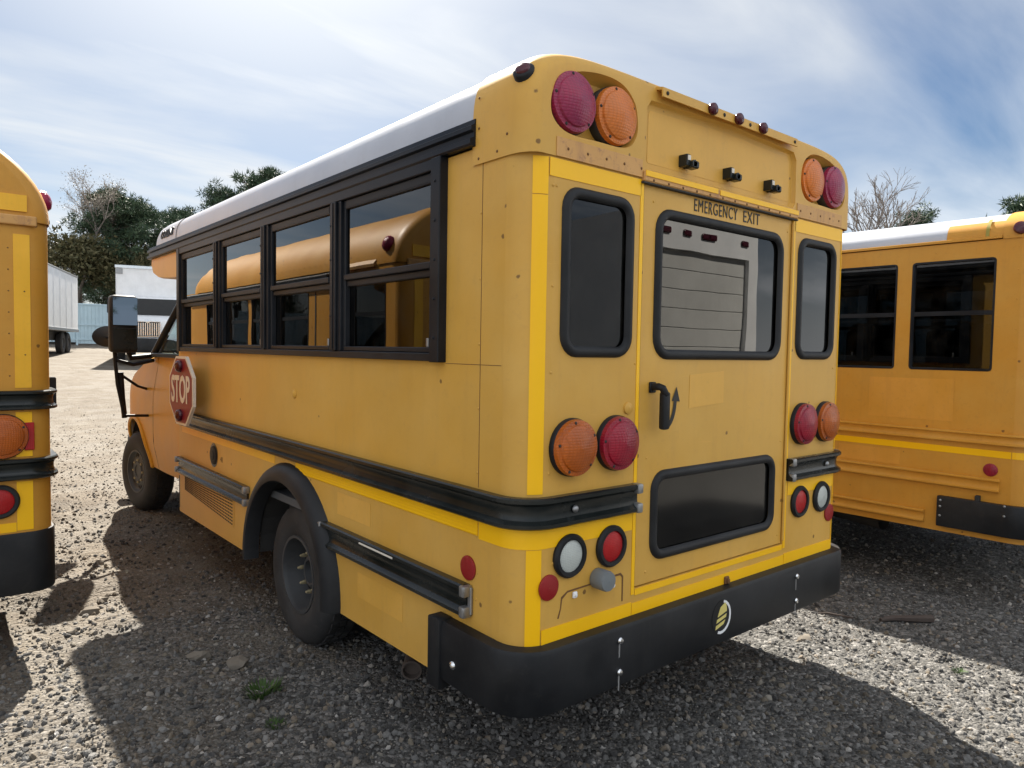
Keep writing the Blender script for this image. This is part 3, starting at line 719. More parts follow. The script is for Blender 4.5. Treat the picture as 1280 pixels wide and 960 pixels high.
bm2 = BM(); plate(bm2, face, [pk, pkr, pan], 'y', YC, YC)
for lp, ins_, dp in ((pk, .022, .05), (pkr, .022, .05), (pan, .010, .018)):
    li = inset(lp, ins_) ; rr3 = [[(x, YC, z) for x, z in lp], [(x, YC+dp*.7, z) for x, z in inset(lp, ins_*.45)], [(x, YC+dp, z) for x, z in li]]
    loft(bm2, rr3, True, False); plate(bm2, li, [], 'y', YC+dp, YC+dp)
tm = bpy.data.meshes.new('t'); bm2.to_mesh(tm); bm2.free(); bm.from_mesh(tm); bpy.data.meshes.remove(tm)
bmesh.ops.remove_doubles(bm, verts=bm.verts, dist=.0006)
cap = put('roof_cap', bm, 'yellow', bus, True, 30)
bm = BM(); plate(bm, inset(pan, .03), [], 'y', YC+.0176, YC+.0170); put('sign_area', bm, 'patch', cap)
# stained strip along the lower edge of the cap
for a, b in ((.11, .528), (2*XC-.528, WB-.11)):
    bm = BM(); box(bm, a, b, YC-.0035, YC-.0005, CB, CB+.062, .001); put('cap_strip', bm, 'yellow_stain', cap)
bm = BM(); box(bm, .532, 1.588, YC-.012, YC+.012, 2.170, 2.208, .004); put('door_header', bm, 'yellow_stain', bus)
bm = BM(); box(bm, .534, .97, YC-.015, YC-.0125, 2.188, 2.2075); box(bm, .985, 1.586, YC-.015, YC-.0125, 2.186, 2.2055); put('reflective_tape', bm, 'tape', bus)
bm = BM(); box(bm, .528, 1.592, YC-.010, YC+.018, 2.163, 2.1695, .001); put('drip_gap', bm, 'under', bus)
rivets(cap, [((x, YC-.0035, CB+.03), d_) for x in list(np.arange(.16, .53, .09))+list(np.arange(1.62, 2.0, .09))]+[((x, YC-.012, 2.178), d_) for x in np.arange(.58, 1.56, .085)]
       +[((-.007, y, z), (-1, 0, 0)) for y, z in ((.25, 2.2), (.25, 2.30), (.25, 2.40), (.15, 2.205), (.10, 2.25))], 'rust', .0052, .003)
for x_, mt in ((.187, 'lens_red_faded'), (.392, 'lens_amber_faded')):
    for xx in (x_, 2*XC-x_): lamp(cap, (xx, YC+.036, 2.368), d_, .099, mt, 'warning_lamp', 'under', .05, .02, label='faded '+('red' if 'red' in mt else 'amber')+' warning lamp')
# marker lights: three in the small hood, one on each shoulder
bm = BM(); hood = [(YC+.01, 2.518), (YC-.030, 2.508), (YC-.032, 2.474), (YC-.026, 2.474), (YC-.024, 2.500), (YC+.01, 2.506)]
for p in (1,): loft(bm, [[(x, y, z) for y, z in hood] for x in (.595, 1.525)])
hd = put('lamp_hood', bm, 'yellow', cap)
for x_ in (.885, 1.06, 1.235):
    bm = BM(); lathe(bm, [(.022, 0), (.024, .006), (.022, .016), (.012, .022), (.001, .023)], (x_, YC-.032, 2.492), d_, 16); put('marker_lamp', bm, 'amberside', cap, True, 50)
rivets(hd, [((x, YC-.032, 2.490), d_) for x in (.62, .97, 1.15, 1.5)], 'under', .008, .004)
for s in (-1, 1):
    xx = XC+s*(XC-.014); bm = BM(); lathe(bm, [(.036, -.03), (.036, .000), (.030, .006), (.001, .008)], (xx, .050, 2.440), (s*.72, -.38, .55), 20); o = put('marker_lamp', bm, 'rubber', cap, True, 50)
    bm = BM(); lathe(bm, [(.026, .004), (.024, .012), (.014, .017), (.001, .018)], (xx, .050, 2.440), (s*.72, -.38, .55), 18); put('lens', bm, 'amberside', o, True, 50)
for x_ in (.785, 1.07, 1.37):                    # empty sign clips
    bm = BM(); y_ = YC+.018
    box(bm, x_-.030, x_-.008, y_-.040, y_, 2.262, 2.305, .002); box(bm, x_-.008, x_+.034, y_-.052, y_-.012, 2.256, 2.284, .005); lathe(bm, [(.014, 0), (.014, .05), (.001, .05)], (x_+.004, y_-.002, 2.272), d_, 10)
    put('sign_clip', bm, 'rail', cap)
    bm = BM(); box(bm, x_-.026, x_-.010, y_-.043, y_-.0405, 2.282, 2.300); put('clip_label', bm, 'signwhite', cap)
bm = BM(); box(bm, -.0009, .0, .232, .2345, 1.09, 2.19); put('panel_seam', bm, 'rust', bus)
bm = BM(); box(bm, -.0009, .0, .12, .44, 1.508, 1.510); put('panel_seam', bm, 'rust', bus)
rivets(bus, [((0, y, z), (-1, 0, 0)) for y, z in [(.24, z) for z in np.arange(.70, 2.2, .22)]]+[((x, 0, z), d_) for x, z in ((.105, 2.09), (.12, 2.09), (.11, 1.77), (.11, 1.49), (.14, 1.30), (.11, 1.16), (.52, 1.52), (.135, .86), (1.99, 1.5), (1.99, 1.2))])
bm = BM()                                          # gutter rail along the eave
gp = [(0, 2.245), (.026, 2.245), (.030, 2.252), (.030, 2.268), (.014, 2.276), (.014, 2.292), (.026, 2.298), (.026, 2.312), (.012, 2.320), (.010, 2.336), (-.02, 2.338)]
for s, xx in ((-1, 0), (1, WB)): sweep(bm, [((xx, 4.69), (s, 0)), ((xx, .268), (s, 0))], gp)
put('gutter_rail', bm, 'frame', bus, True, 25)
# front cap over the cab
bm = BM(); rings = [roof_ring(3.95, 0, 0, .004, 2.24), roof_ring(4.35, 0, 0, .004, 2.24)]
for t in (15, 30, 45, 60, 75, 90):
    c_, s_ = 1-math.cos(R(t)), math.sin(R(t)); rings.append(roof_ring(4.40+.32*s_, .10*c_, .16*c_, .004, 2.24))
loft(bm, rings, False, False)
try: bm.faces.new([v for v in bm.verts if abs(v.co.y-4.72) < 1e-4])
except Exception: pass
fcap = put('front_cap', bm, 'roof', bus, True, 40)
bm = BM()                                          # its yellow lower half, rounded under
for s in (-1, 1):
    pass
pr = [(3.86, 2.243), (4.70, 2.243), (4.715, 2.20), (4.66, 2.13), (4.50, 2.085), (4.2, 2.06), (3.86, 2.05)]
loft(bm, [[(x, y if x in (.05, WB-.05) else y-.04*(y > 4), z+(0 if x in (.05, WB-.05) else .006)) for y, z in pr] for x in (.001, .05, WB-.05, WB-.001)])
put('cap_lower_half', bm, 'yellow', fcap, True, 35)
bm = BM(); box(bm, .003, WB-.003, 3.855, 3.90, .34, 2.24, 0); put('front_wall', bm, 'yellow', bus)
bm = BM(); loft(bm, [roof_ring(4.60, .055, .07, .0065, 2.345), roof_ring(4.705, .088, .125, .009, 2.345)], False, False); 
bm.free()
put('cap_lettering', text_bm('COLLINS', .078, (0, -1, 0), (.16, 0, 1), (.003, 4.20, 2.400), .95, .006, .15, bold=.002, width=.34), 'ink', fcap)

# side windows: black frames with an upper and a lower sash
def side_windows(x, s):
    """s = -1 left flank, +1 right flank"""
    def b(bm, o0, o1, y0, y1, z0, z1, bev=.003): box(bm, *sorted((x+s*o0, x+s*o1)), y0, y1, z0, z1, bev)
    bm = BM()
    b(bm, -.02, .026, .445, 3.83, 2.205, 2.247); b(bm, -.02, .026, .445, 3.83, 1.515, 1.545)
    b(bm, -.02, .036, .44, .500, 1.512, 2.244); b(bm, -.02, .030, 3.775, 3.835, 1.513, 2.246)
    wf = put('window_frame', bm, 'frame', bus)
    spans = [(.500, 1.235), (1.345, 2.09), (2.20, 2.895), (3.01, 3.775)]
    for (a0, a1), (c0, c1) in zip(spans, spans[1:]):
        bm = BM(); b(bm, -.02, .024, a1, c0, 1.546, 2.204, .002); b(bm, .024, .036, a1+.03, c0-.028, 1.546, 2.204, .003); b(bm, .036, .040, (a1+c0)/2-.004, (a1+c0)/2+.004, 1.55, 2.20, .001); put('window_post', bm, 'frame', wf)
    for k, (y0, y1) in enumerate(spans):
        bm = BM()                                     # sash frame: jambs, sloping meeting rail, sill
        b(bm, -.014, .012, y0, y0+.022, 1.546, 2.204); b(bm, -.014, .012, y1-.022, y1, 1.546, 2.204)
        b(bm, -.014, .012, y0+.022, y1-.022, 2.165, 2.204); b(bm, -.012, .020, y0+.022, y1-.022, 1.855, 1.880); b(bm, -.030, .004, y0+.022, y1-.022, 1.828, 1.855); b(bm, -.025, .016, y0+.022, y1-.022, 1.546, 1.566)
        sw = put('side_window', bm, 'frame', bus)
        bm = BM(); b(bm, -.004, .001, y0+.02, y1-.02, 1.876, 2.168, 0); put('upper_pane', bm, 'glass', sw)
        bm = BM(); b(bm, -.018, -.013, y0+.02, y1-.02, 1.560, 1.832, 0); put('lower_pane', bm, 'glass', sw)
        bm = BM(); b(bm, -.012, .000, y0+.06, y0+.075, 1.567, 1.60, .002); put('sash_latch', bm, 'steel', sw)
        bm = BM(); b(bm, .012, .0135, y0+.03, y1-.03, 2.172, 2.198, 0); put('sash_trim', bm, 'rubber', sw)
    rivets(wf, [((x+s*.036, .47, z), (s, 0, 0)) for z in np.arange(1.6, 2.2, .14)]+[((x+s*.040, (a[1]+c[0])/2+.012, z), (s, 0, 0)) for a, c in zip(spans, spans[1:]) for z in (1.7, 1.95, 2.1)], 'frame', .006, .004)
side_windows(0, -1); side_windows(WB, 1)
# inside: floor, lining, seats
bm = BM(); box(bm, .04, WB-.04, .05, 3.85, .72, .76); box(bm, .04, WB-.04, .05, 3.85, 2.40, 2.42); put('floor', bm, 'inside', bus)
for y_ in np.arange(.55, 3.5, .72):
    for x0 in (.10, 1.25):
        bm = BM(); box(bm, x0, x0+.76, y_, y_+.40, 1.10, 1.20, .03, 2); box(bm, x0, x0+.76, y_-.08, y_+.03, 1.18, 1.70, .03, 2)
        for q in (x0+.08, x0+.66): box(bm, q, q+.04, y_+.05, y_+.30, .76, 1.10)
        put('passenger_seat', bm, 'seat', bus, True, 40)
# louvred grille, round emblem, small number
bm = BM(); plate(bm, [(2.70, .45), (3.745, .515), (3.745, .622), (2.70, .648)], [], 'x', -.001, -.003)
gv = put('louvre_panel', bm, 'yellow', bus)
bm = BM()
for i in range(34):
    for j in range(9):
        y_ = 2.72+i*.0302; t = (y_-2.70)/1.045; lo = .455+t*.063; hi = .640-t*.026; z_ = lo+(hi-lo)*(j+.5)/9
        box(bm, -.0046, -.0032, y_, y_+.020, z_-.0045, z_+.0045)
put('louvre_slots', bm, 'under', gv, kind='stuff')
bm = BM(); lathe(bm, [(.060, .0), (.062, .006), (.05, .012), (.034, .010), (.030, .014), (.001, .016)], (0, 3.085, .848), (-1, 0, 0), 24); eb = put('round_emblem', bm, 'rubber', bus, True, 40)
bm = BM(); lathe(bm, [(.078, 0), (.078, .002), (.060, .002)], (-.0004, 3.085, .848), (-1, 0, 0), 24); put('emblem_ring', bm, 'rail', eb)
put('side_number', text_bm('41', .05, (0, -1, 0), (0, 0, 1), (-.0006, 2.93, .835), 1, .0006), 'ink', bus)
# rear wheel arch flare
def arch_flare(x, s):
    bm = BM(); rings = []
    for a in range(186, -8, -6):
        c_, s_ = math.cos(R(a)), math.sin(R(a)); k = []
        for off, rad in ((-.02, .492), (.050, .492), (.062, .500), (.064, .515), (.056, .545), (.034, .572), (.0, .588)):
            k.append((x+s*off, 1.85+rad*c_, max(.345, .37+rad*s_) if 0 <= a <= 180 else .345))
        rings.append(k)
    loft(bm, rings, True, True); return put('wheel_arch_flare', bm, 'rubber', bus, True, 40)
arch_flare(0, -1); arch_flare(WB, 1)
for x0, x1 in ((.031, .70), (WB-.70, WB-.031)):
    bm = BM(); rings = [[(x, 1.85+.51*math.cos(R(a)), .37+.51*math.sin(R(a))) for a in range(180, -1, -12)] for x in (x0, x1)]
    loft(bm, rings, False, False)
    bm.faces.new([bm.verts.new((x1 if x0 < 1 else x0, 1.85+.51*math.cos(R(a)), .37+.51*math.sin(R(a)))) for a in range(180, -1, -12)])
    put('wheel_tub', bm, 'under', bus)
wheel(bus, (.045, 1.87, .362), -1, .37, .225, .12, dual=True, name='wheel'); wheel(bus, (WB-.045, 1.87, .362), 1, .37, .225, .12, dual=True)
bm = BM(); tube(bm, [(.3, 1.87, .37), (WB-.3, 1.87, .37)], .06, 12); lathe(bm, [(.001, -.16), (.13, -.14), (.17, 0), (.13, .14), (.001, .16)], (XC, 1.87, .37), (0, 1, 0), 16)
for x_ in (.62, WB-.62): box(bm, x_-.04, x_+.04, .10, 6.1, .46, .62, .01); 
box(bm, .05, WB-.05, .06, 1.30, .50, .70); box(bm, .05, WB-.05, 2.45, 3.84, .46, .70); box(bm, .72, WB-.72, 1.3, 2.45, .55, .72); box(bm, .70, 1.3, 2.6, 3.6, .30, .46, .03)
put('chassis', bm, 'under', bus)
bm = BM(); tube(bm, [(.60, 2.3, .34), (.50, 1.55, .30), (.30, 1.05, .26), (.11, .82, .225)], .042, 14); lathe(bm, [(.043, 0), (.043, .03), (.036, .03), (.036, -.12)], (.11, .82, .225), (-.62, -.75, -.12), 16); put('exhaust_pipe', bm, mat('rusty_pipe', (.10, .08, .07), .6, .4)[0], bus, True, 40)
# folded stop arm
sc = Vector((-.128, 3.36, 1.255)); ta = R(3); nr = Vector((-math.cos(ta), -math.sin(ta), 0)); rg = Vector((math.sin(ta)*1, -math.cos(ta), 0)); upz = Vector((0, 0, 1))
def sp(a, b, o=0): return sc+rg*a+upz*b+nr*o
def octo(rad): return [(rad*math.cos(R(22.5+45*k)), rad*math.sin(R(22.5+45*k))) for k in range(8)]
def oct_bm(rad, o0, o1, hole=None):
    bm = BM(); plate(bm, octo(rad), [octo(hole)] if hole else [], 'z', o0, o1)
    for v in bm.verts: v.co = sp(v.co.x, v.co.y, v.co.z)
    return bm
ro = .2285/math.cos(R(22.5))
sgn = put('stop_sign', oct_bm(ro, -.02, 0), 'signwhite', bus)
put('sign_face', oct_bm(ro*.93, .0005, .002), 'signred', sgn)
put('sign_lettering', text_bm('STOP', .25, rg, upz, sp(0, 0, .0034), .60, .0009, bold=.006), 'signwhite', sgn)
for b in (.163, -.163):
    bm = BM(); lathe(bm, [(.040, 0), (.040, .012), (.034, .026), (.015, .034), (.001, .035)], sp(0, b, .002), nr, 20); put('sign_lamp', bm, 'amberside', sgn, True, 45)
bm = BM()
for b in (-.07, .02, .09): tube(bm, [sp(-.19, b, -.02), sp(-.235, b, -.03), Vector((0, 3.62, 1.255+b))], .014, 8)
q = [sp(-.24, -.13, -.03), sp(-.24, .14, -.03)]; box(bm, -.075, -.002, 3.60, 3.68, 1.11, 1.40, .012, 2); put('stop_arm', bm, 'frame', sgn, True, 40)

# ------------------------------------------------------------------ the van cab in front of the body
def sm(a, b, t):
    t = min(1, max(0, (t-a)/(b-a))); return t*t*(3-2*t)
AXF = 5.70
def cab_x(y, z):
    """how far the flank lies in from x=0: fuller at the wheel arch, drawn in towards the nose and the belt line"""
    return .085+.05*sm(1.05, 1.48, z)+.30*max(0, (y-5.75)/.85)**2.2*(1 if y > 5.75 else 0)+.05*sm(.75, .42, z)
def cab_top(y): return 1.455-.05*sm(5.0, 5.5, y)-.10*sm(5.4, 5.8, y)-.26*sm(5.7, 6.3, y)-.2*sm(6.2, 6.6, y)
def cab_bot(y):
    d = abs(y-AXF); z = .47+.02*sm(4.9, 4.0, y) if y < AXF else .50
    if d < .475: z = max(z, .40+math.sqrt(.475**2-d*d))
    return z
def flank(y0, y1, s, n, nz=9):
    bm = BM(); rows = []
    for i in range(n+1):
        y = y0+(y1-y0)*i/n; zb, zt = cab_bot(y), cab_top(y)
        rows.append([bm.verts.new((XC+s*(XC-cab_x(y, zb+(zt-zb)*j/nz)), y, zb+(zt-zb)*j/nz)) for j in range(nz+1)])
    for a, b in zip(rows, rows[1:]):
        for j in range(nz): bm.faces.new((a[j], a[j+1], b[j+1], b[j]))
    return bm
for s in (-1, 1):
    dr = put('cab_door', flank(3.905, 5.02, s, 12), 'yellow_gloss', bus, True, 60)
    fd = put('front_fender', flank(5.03, 6.58, s, 44, 12), 'yellow_gloss', bus, True, 60)
    bm = BM(); tube(bm, [(XC+s*(XC-cab_x(y, cab_bot(y))+.006), y, cab_bot(y)) for y in [AXF-.475*math.cos(R(a)) for a in range(0, 181, 8)]], .016, 8); put('wheel_lip', bm, 'yellow_gloss', fd, True, 60)
    bm = BM(); xx = XC+s*(XC-.115); box(bm, *sorted((xx-.02, xx+.02)), 4.04, 4.20, 1.20, 1.29, .01, 2); put('door_handle', bm, 'frame', dr, True, 40)
    bm = BM(); xx = XC+s*(XC-.125); box(bm, *sorted((xx-.03, xx+.03)), 3.92, 5.12, 1.452, 1.485, .006); put('belt_trim', bm, 'rubber', dr, True, 40)
    # pillar, glass
    pa = [(XC+s*(XC-.14), 5.20, 1.47), (XC+s*(XC-.22), 4.66, 1.90), (XC+s*(XC-.28), 4.30, 2.10)]
    bm = BM(); tube(bm, pa, .034, 8); put('windscreen_pillar', bm, 'frame', bus, True, 60)
    bm = BM(); bm.faces.new([bm.verts.new(p) for p in ((XC+s*(XC-.135), 3.92, 1.47), (XC+s*(XC-.135), 5.17, 1.47), (XC+s*(XC-.215), 4.64, 1.90), (XC+s*(XC-.27), 4.30, 2.08), (XC+s*(XC-.27), 3.92, 2.08))]); put('door_glass', bm, 'glass_clear', dr)
    bm = BM(); tube(bm, [(XC+s*(XC-.125), 4.98, 1.47), (XC+s*(XC-.20), 4.98, 1.62)], .012, 6); put('quarter_bar', bm, 'frame', dr)
def across(rows): 
    bm = BM(); rr_ = [[bm.verts.new(p) for p in r] for r in rows]
    for a, b in zip(rr_, rr_[1:]):
        for i in range(len(a)-1): bm.faces.new((a[i], a[i+1], b[i+1], b[i]))
    return bm
rows = []
for i in range(20):
    y = 5.22+(6.58-5.22)*i/19; z = cab_top(y); x0 = cab_x(y, z)
    rows.append([(XC+(XC-x0)*math.sin(math.pi/2*k/8), y, z+.075*math.cos(math.pi/2*k/8)) for k in range(-8, 9)])
put('bonnet', across(rows), 'yellow_gloss', bus, True, 60)
bm = BM(); box(bm, .42, WB-.42, 6.50, 6.60, .62, .98, .02, 2); 
gr_ = put('radiator_grille', bm, 'frame', bus)
for x_ in (.52, WB-.52):
    bm = BM(); box(bm, x_-.12, x_+.12, 6.59, 6.63, .70, .92, .02, 2); put('headlight', bm, 'lens_clear', gr_, True, 40)
bm = BM(); box(bm, .22, WB-.22, 6.52, 6.72, .42, .60, .03, 2); put('front_bumper', bm, 'bumper', bus, True, 40)
bm = BM(); bm.faces.new([bm.verts.new(p) for p in ((.15, 5.21, 1.49), (WB-.15, 5.21, 1.49), (WB-.29, 4.29, 2.11), (.29, 4.29, 2.11))]); put('windscreen', bm, 'glass_clear', bus)
bm = BM(); box(bm, .26, WB-.26, 3.9, 4.36, 2.07, 2.11, .01); put('cab_roof', bm, 'yellow_gloss', bus)
bm = BM(); box(bm, .20, WB-.20, 4.95, 5.22, 1.05, 1.47, .04, 2); box(bm, .18, WB-.18, 3.95, 5.6, .52, .62); put('dashboard', bm, 'seat', bus, True, 40)
bm = BM(); ring_frame(bm, [(.62+.19*math.cos(R(t)), 1.36+.19*math.sin(R(t))) for t in range(0, 360, 15)], 'y', 4.78, .03, .03, 6); box(bm, .60, .64, 4.78, 5.0, 1.34, 1.38); put('steering_wheel', bm, 'seat', bus, True, 60)
for x_ in (.35, 1.3):
    bm = BM(); box(bm, x_, x_+.5, 4.1, 4.6, .95, 1.08, .04, 2); box(bm, x_, x_+.5, 4.0, 4.14, 1.05, 1.72, .05, 2); put('driver_seat', bm, 'seat', bus, True, 40)
wheel(bus, (.085, AXF, .362), -1, .37, .225, .03, rot=R(9)); wheel(bus, (WB-.085, AXF, .362), 1, .37, .225, .03, rot=R(9))
bm = BM()
for x0, x1 in ((.15, .62), (WB-.62, WB-.15)):
    loft(bm, [[(x, AXF+.50*math.cos(R(a)), .40+.50*math.sin(R(a))) for a in range(180, -1, -12)] for x in (x0, x1)], False, False)
box(bm, .62, WB-.62, 4.0, 6.5, .42, .9, .05); put('wheel_housing', bm, 'under', bus)
bm = BM(); box(bm, .0, .05, 3.872, 3.905, .36, .60, .004); put('rubber_edge', bm, 'rubber', bus)
# mirrors: tall flat glass over a small curved one, round bull's-eye mirror on a bracket
def mirror_set(s):
    X = lambda x: XC+s*(XC-x)
    bm = BM()
    box(bm, *sorted((X(-.245), X(-.035))), 4.97, 5.10, 1.485, 1.965, .035, 3)
    t = put('side_mirror', bm, 'rubber', bus, True, 40)
    bm = BM(); box(bm, *sorted((X(-.228), X(-.052))), 4.940, 4.943, 1.715, 1.945, .001)
    for v in bm.verts: v.co.y -= s*-.24*(v.co.x-X(-.14))*-1 if False else -.24*s*(v.co.x-X(-.14))
    put('mirror_glass', bm, 'mirror', t)
    bm = BM(); box(bm, *sorted((X(-.228), X(-.052))), 4.964, 4.969, 1.51, 1.69, .002); put('curved_mirror', bm, 'rail', t)
    bm = BM()
    tube(bm, [(X(-.20), 5.04, 1.5), (X(-.19), 5.05, 1.42), (X(-.06), 5.06, 1.385), (X(.12), 5.15, 1.42)], .017, 8)
    tube(bm, [(X(-.10), 5.04, 1.5), (X(-.08), 5.06, 1.44), (X(.12), 5.20, 1.46)], .022, 8)
    tube(bm, [(X(-.205), 5.04, 1.50), (X(-.18), 5.06, 1.22), (X(-.13), 5.06, .95)], .015, 8)
    tube(bm, [(X(-.155), 5.06, 1.32), (X(-.14), 5.08, 1.10), (X(-.12), 5.10, .93)], .022, 8)
    tube(bm, [(X(-.155), 5.06, 1.30), (X(-.02), 5.10, 1.20), (X(.10), 5.30, 1.16)], .012, 8)
    tube(bm, [(X(-.13), 5.06, .95), (X(.10), 5.20, .93)], .012, 8)
    put('mirror_arm', bm, 'frame', t, True, 60)
    bm = BM(); c = Vector((X(-.12), 5.77, 1.625)); lathe(bm, [(.001, .09), (.06, .08), (.115, .04), (.135, 0), (.12, -.012), (.001, -.014)], c, (0.15*s, 1, .1), 24)
    for v in bm.verts: v.co.z = c.z+(v.co.z-c.z)*.72
    put('round_mirror', bm, 'rubber', t, True, 50)
    bm = BM(); tube(bm, [c+Vector((0, .05, 0)), (X(-.13), 5.4, 1.55), (X(-.14), 5.08, 1.52)], .012, 8); put('mirror_bracket', bm, 'frame', t, True)
mirror_set(-1); mirror_set(1)

# ------------------------------------------------------------------ the two neighbouring buses
def other_bus(name, label, X0, X1, Y0, YE, seen, eave, h, p, q, wins, winz, rc, zb, m='yellow_old', roofm='roof', capy=.35, rear_wins=(), group='school buses parked in the yard'):
    """seen: +1 the flank at X1 is towards us, -1 the flank at X0"""
    xc, a = (X0+X1)/2, (X1-X0)/2
    b = thing(name, label, 'school bus', (xc, (Y0+YE)/2, 0), group)
    b['_x'] = (X0, X1)
    for s, x in ((-1, X0), (1, X1)):
        ax = YE-1.9
        arch = [(ax+.50*math.cos(R(t)), .42+.50*math.sin(R(t))) for t in range(180, -1, -12)]
        rx = Y0+1.75; arch2 = [(rx+.50*math.cos(R(t)), .42+.50*math.sin(R(t))) for t in range(180, -1, -12)]
        bm = BM(); plate(bm, [(Y0+rc, zb)]+[(rx-.5, zb)]+arch2+[(rx+.5, zb), (ax-.5, zb)]+arch+[(ax+.5, zb), (YE, zb), (YE, eave), (Y0+rc, eave)], [rrect(w0, w1, winz[0], winz[1], .02, 2) for w0, w1 in wins], 'x', x, x-s*.03)
        put('side_panel', bm, m, b)
        for yy in (rx, ax): wheel(b, (x-s*.05, yy, .395), s, .40, .24, .06, nuts=False)
        bm = BM(); sweep(bm, corner_path(X0, X1, Y0, Y0+rc, None, s, rc, 6), [(0, zb), (0, eave), (-.02, eave), (-.02, zb)]); put('corner_panel', bm, m, b, True, 50)
        for w0, w1 in wins:
            bm = BM(); loft(bm, [[(x-s*d, y, z) for y, z in inset(rrect(w0, w1, winz[0], winz[1], .02, 2), e)] for d, e in ((-.002, 0), (-.002, .012), (.028, .018), (.028, 0))]+[[(x-s*-.002, y, z) for y, z in rrect(w0, w1, winz[0], winz[1], .02, 2)]], True, False)
            zm = winz[0]+(winz[1]-winz[0])*.52; box(bm, *sorted((x-s*.008, x-s*.026)), w0+.01, w1-.01, zm-.014, zm+.014)
            o = put('side_window', bm, 'frame', b)
            bm = BM(); box(bm, *sorted((x-s*.018, x-s*.022)), w0+.012, w1-.012, winz[0]+.012, winz[1]-.012); put('glass_pane', bm, 'glass_mid', o)
    bm = BM(); plate(bm, [(X0+rc, zb), (X1-rc, zb), (X1-rc, eave), (X0+rc, eave)], [inset(rrect(*w), .02) for w in rear_wins], 'y', Y0, Y0+.03); put('rear_panel', bm, m, b)
    for w in rear_wins: seal_window_at(b, w, Y0)
    def ring(y, ix=0, iz=0, grow=0., zz=eave-.01):
        o = roof_outline(xc, a-ix+grow, eave, h-iz+grow, 0, 36, p, q); return [(o[0][0], y, zz)]+[(x, y, z) for x, z in o]+[(o[-1][0], y, zz)]
    bm = BM(); loft(bm, [ring(Y0+capy-.02), ring(YE-.5)]+[ring(YE-.5+.4*math.sin(R(t)), .25*(1-math.cos(R(t))), .2*(1-math.cos(R(t)))) for t in (30, 60, 90)], False, False); put('roof', bm, roofm, b, True, 40)
    bm = BM(); rr = [ring(Y0+capy, 0, 0, .007), ring(Y0+.1, 0, 0, .007)]
    for t in (15, 30, 45, 60, 75, 90):
        c_, s_ = 1-math.cos(R(t)), math.sin(R(t)); rr.append(ring(Y0+.093-.095*s_, .07*c_, .05*c_, .007))
    loft(bm, rr, False, False)
    plate(bm, [(x, z) for x, y, z in rr[-1]], [], 'y', rr[-1][0][1], rr[-1][0][1])
    put('roof_cap', bm, m, b, True, 40)
    bm = BM(); box(bm, X0+.02, X1-.02, YE-.02, YE, zb, eave-.02); put('front_panel', bm, m, b)
    bm = BM(); box(bm, X0+.04, X1-.04, Y0+.05, YE-.05, .78, .82); box(bm, xc-.35, xc+.35, Y0+.3, YE+1.2, .35, .7, .03); box(bm, X0+.3, X1-.3, Y0+1.65, Y0+1.85, .34, .46); put('floor', bm, 'under', b)
    for y_ in np.arange(Y0+.45, YE-.8, .68):
        for x0 in (X0+.08, X1-.85):
            bm = BM(); box(bm, x0, x0+.77, y_, y_+.4, 1.12, 1.22, .03, 2); box(bm, x0, x0+.77, y_-.08, y_+.04, 1.2, 1.80, .05, 2); put('passenger_seat', bm, 'seat', b, True, 40)
    return b
def seal_window_at(parent, wn, y):
    bm = BM(); ring_frame(bm, rrect(*wn), 'y', y, .038, -.016); fr = put('rear_window', bm, 'rubber', parent, True, 60)
    bm = BM(); plate(bm, inset(rrect(*wn), .02), [], 'y', y+.006, y+.011); put('glass_pane', bm, 'glass_dark', fr)
def rail_on(b, pts, z0, z1, m, d=.03):
    bm = BM(); sweep(bm, pts, rail_prof(z0, z1, d)); return put('rub_rail', bm, m, b, True, 28)

# right-hand bus: its left flank faces us
RX, RY = 3.65, -.415
rb = other_bus('school_bus', 'yellow school bus to the right with a plain flank, two dark windows and silver roof', RX, RX+2.3, RY, 5.2, -1, 2.30, .205, 5, 2.6,
               [(-.185, .300), (.392, .90), (.99, 1.50), (1.59, 2.10), (2.19, 2.70), (2.79, 3.3)], (1.478, 2.185), .10, .43, capy=.20, rear_wins=[(RX+.2, RX+.55, 1.55, 2.1, .07), (RX+1.75, RX+2.1, 1.55, 2.1, .07), (RX+.75, RX+1.55, 1.55, 2.1, .07)])
RF = lambda y: ((RX, y), (-1, 0))
rail_on(rb, corner_path(RX, RX+2.3, RY, 5.1, RX+.6, -1, .10), 1.025, 1.095, 'yellow_old')
rail_on(rb, [RF(5.1), RF(-.26)], .735, .815, 'yellow_old'); rail_on(rb, [RF(3.0), RF(.16)], .475, .555, 'yellow_old')
bm = BM(); sweep(bm, [RF(5.1), RF(-.31)], tape_prof(.948, .990)); sweep(bm, corner_path(RX, RX+2.3, RY, -.315, RX+.6, -1, .10), tape_prof(.948, .990)); put('reflective_tape', bm, 'tape', rb)
P_ = []
for i in range(5):
    t = R(50+38*i/4); n = (-math.cos(t), -math.sin(t)); P_.append(((RX+.10+.10*n[0], RY+.10+.10*n[1]), n))
bm = BM(); sweep(bm, P_, tape_prof(.66, 2.25)); put('reflective_tape', bm, 'tape', rb)
bm = BM(); lathe(bm, [(.040, 0), (.040, .006), (.028, .012), (.001, .014)], (RX, -.205, .868), (-1, 0, 0), 20); put('side_reflector', bm, 'lens_red', rb, True, 40)
bm = BM(); sweep(bm, corner_path(RX, RX+2.3, RY, .075, RX+2.2, -1, .10), [(.001, .47), (.04, .47), (.045, .48), (.045, .655), (.04, .665), (.001, .665)]); bmr = put('rear_bumper', bm, 'bumper', rb, True, 35)
bm = BM()
for y_, z_ in ((.055, .64), (.055, .60), (.055, .54), (-.30, .66), (-.30, .60)): dome(bm, (RX-.045, y_, z_), (-1, 0, 0), .008, .005, 8)
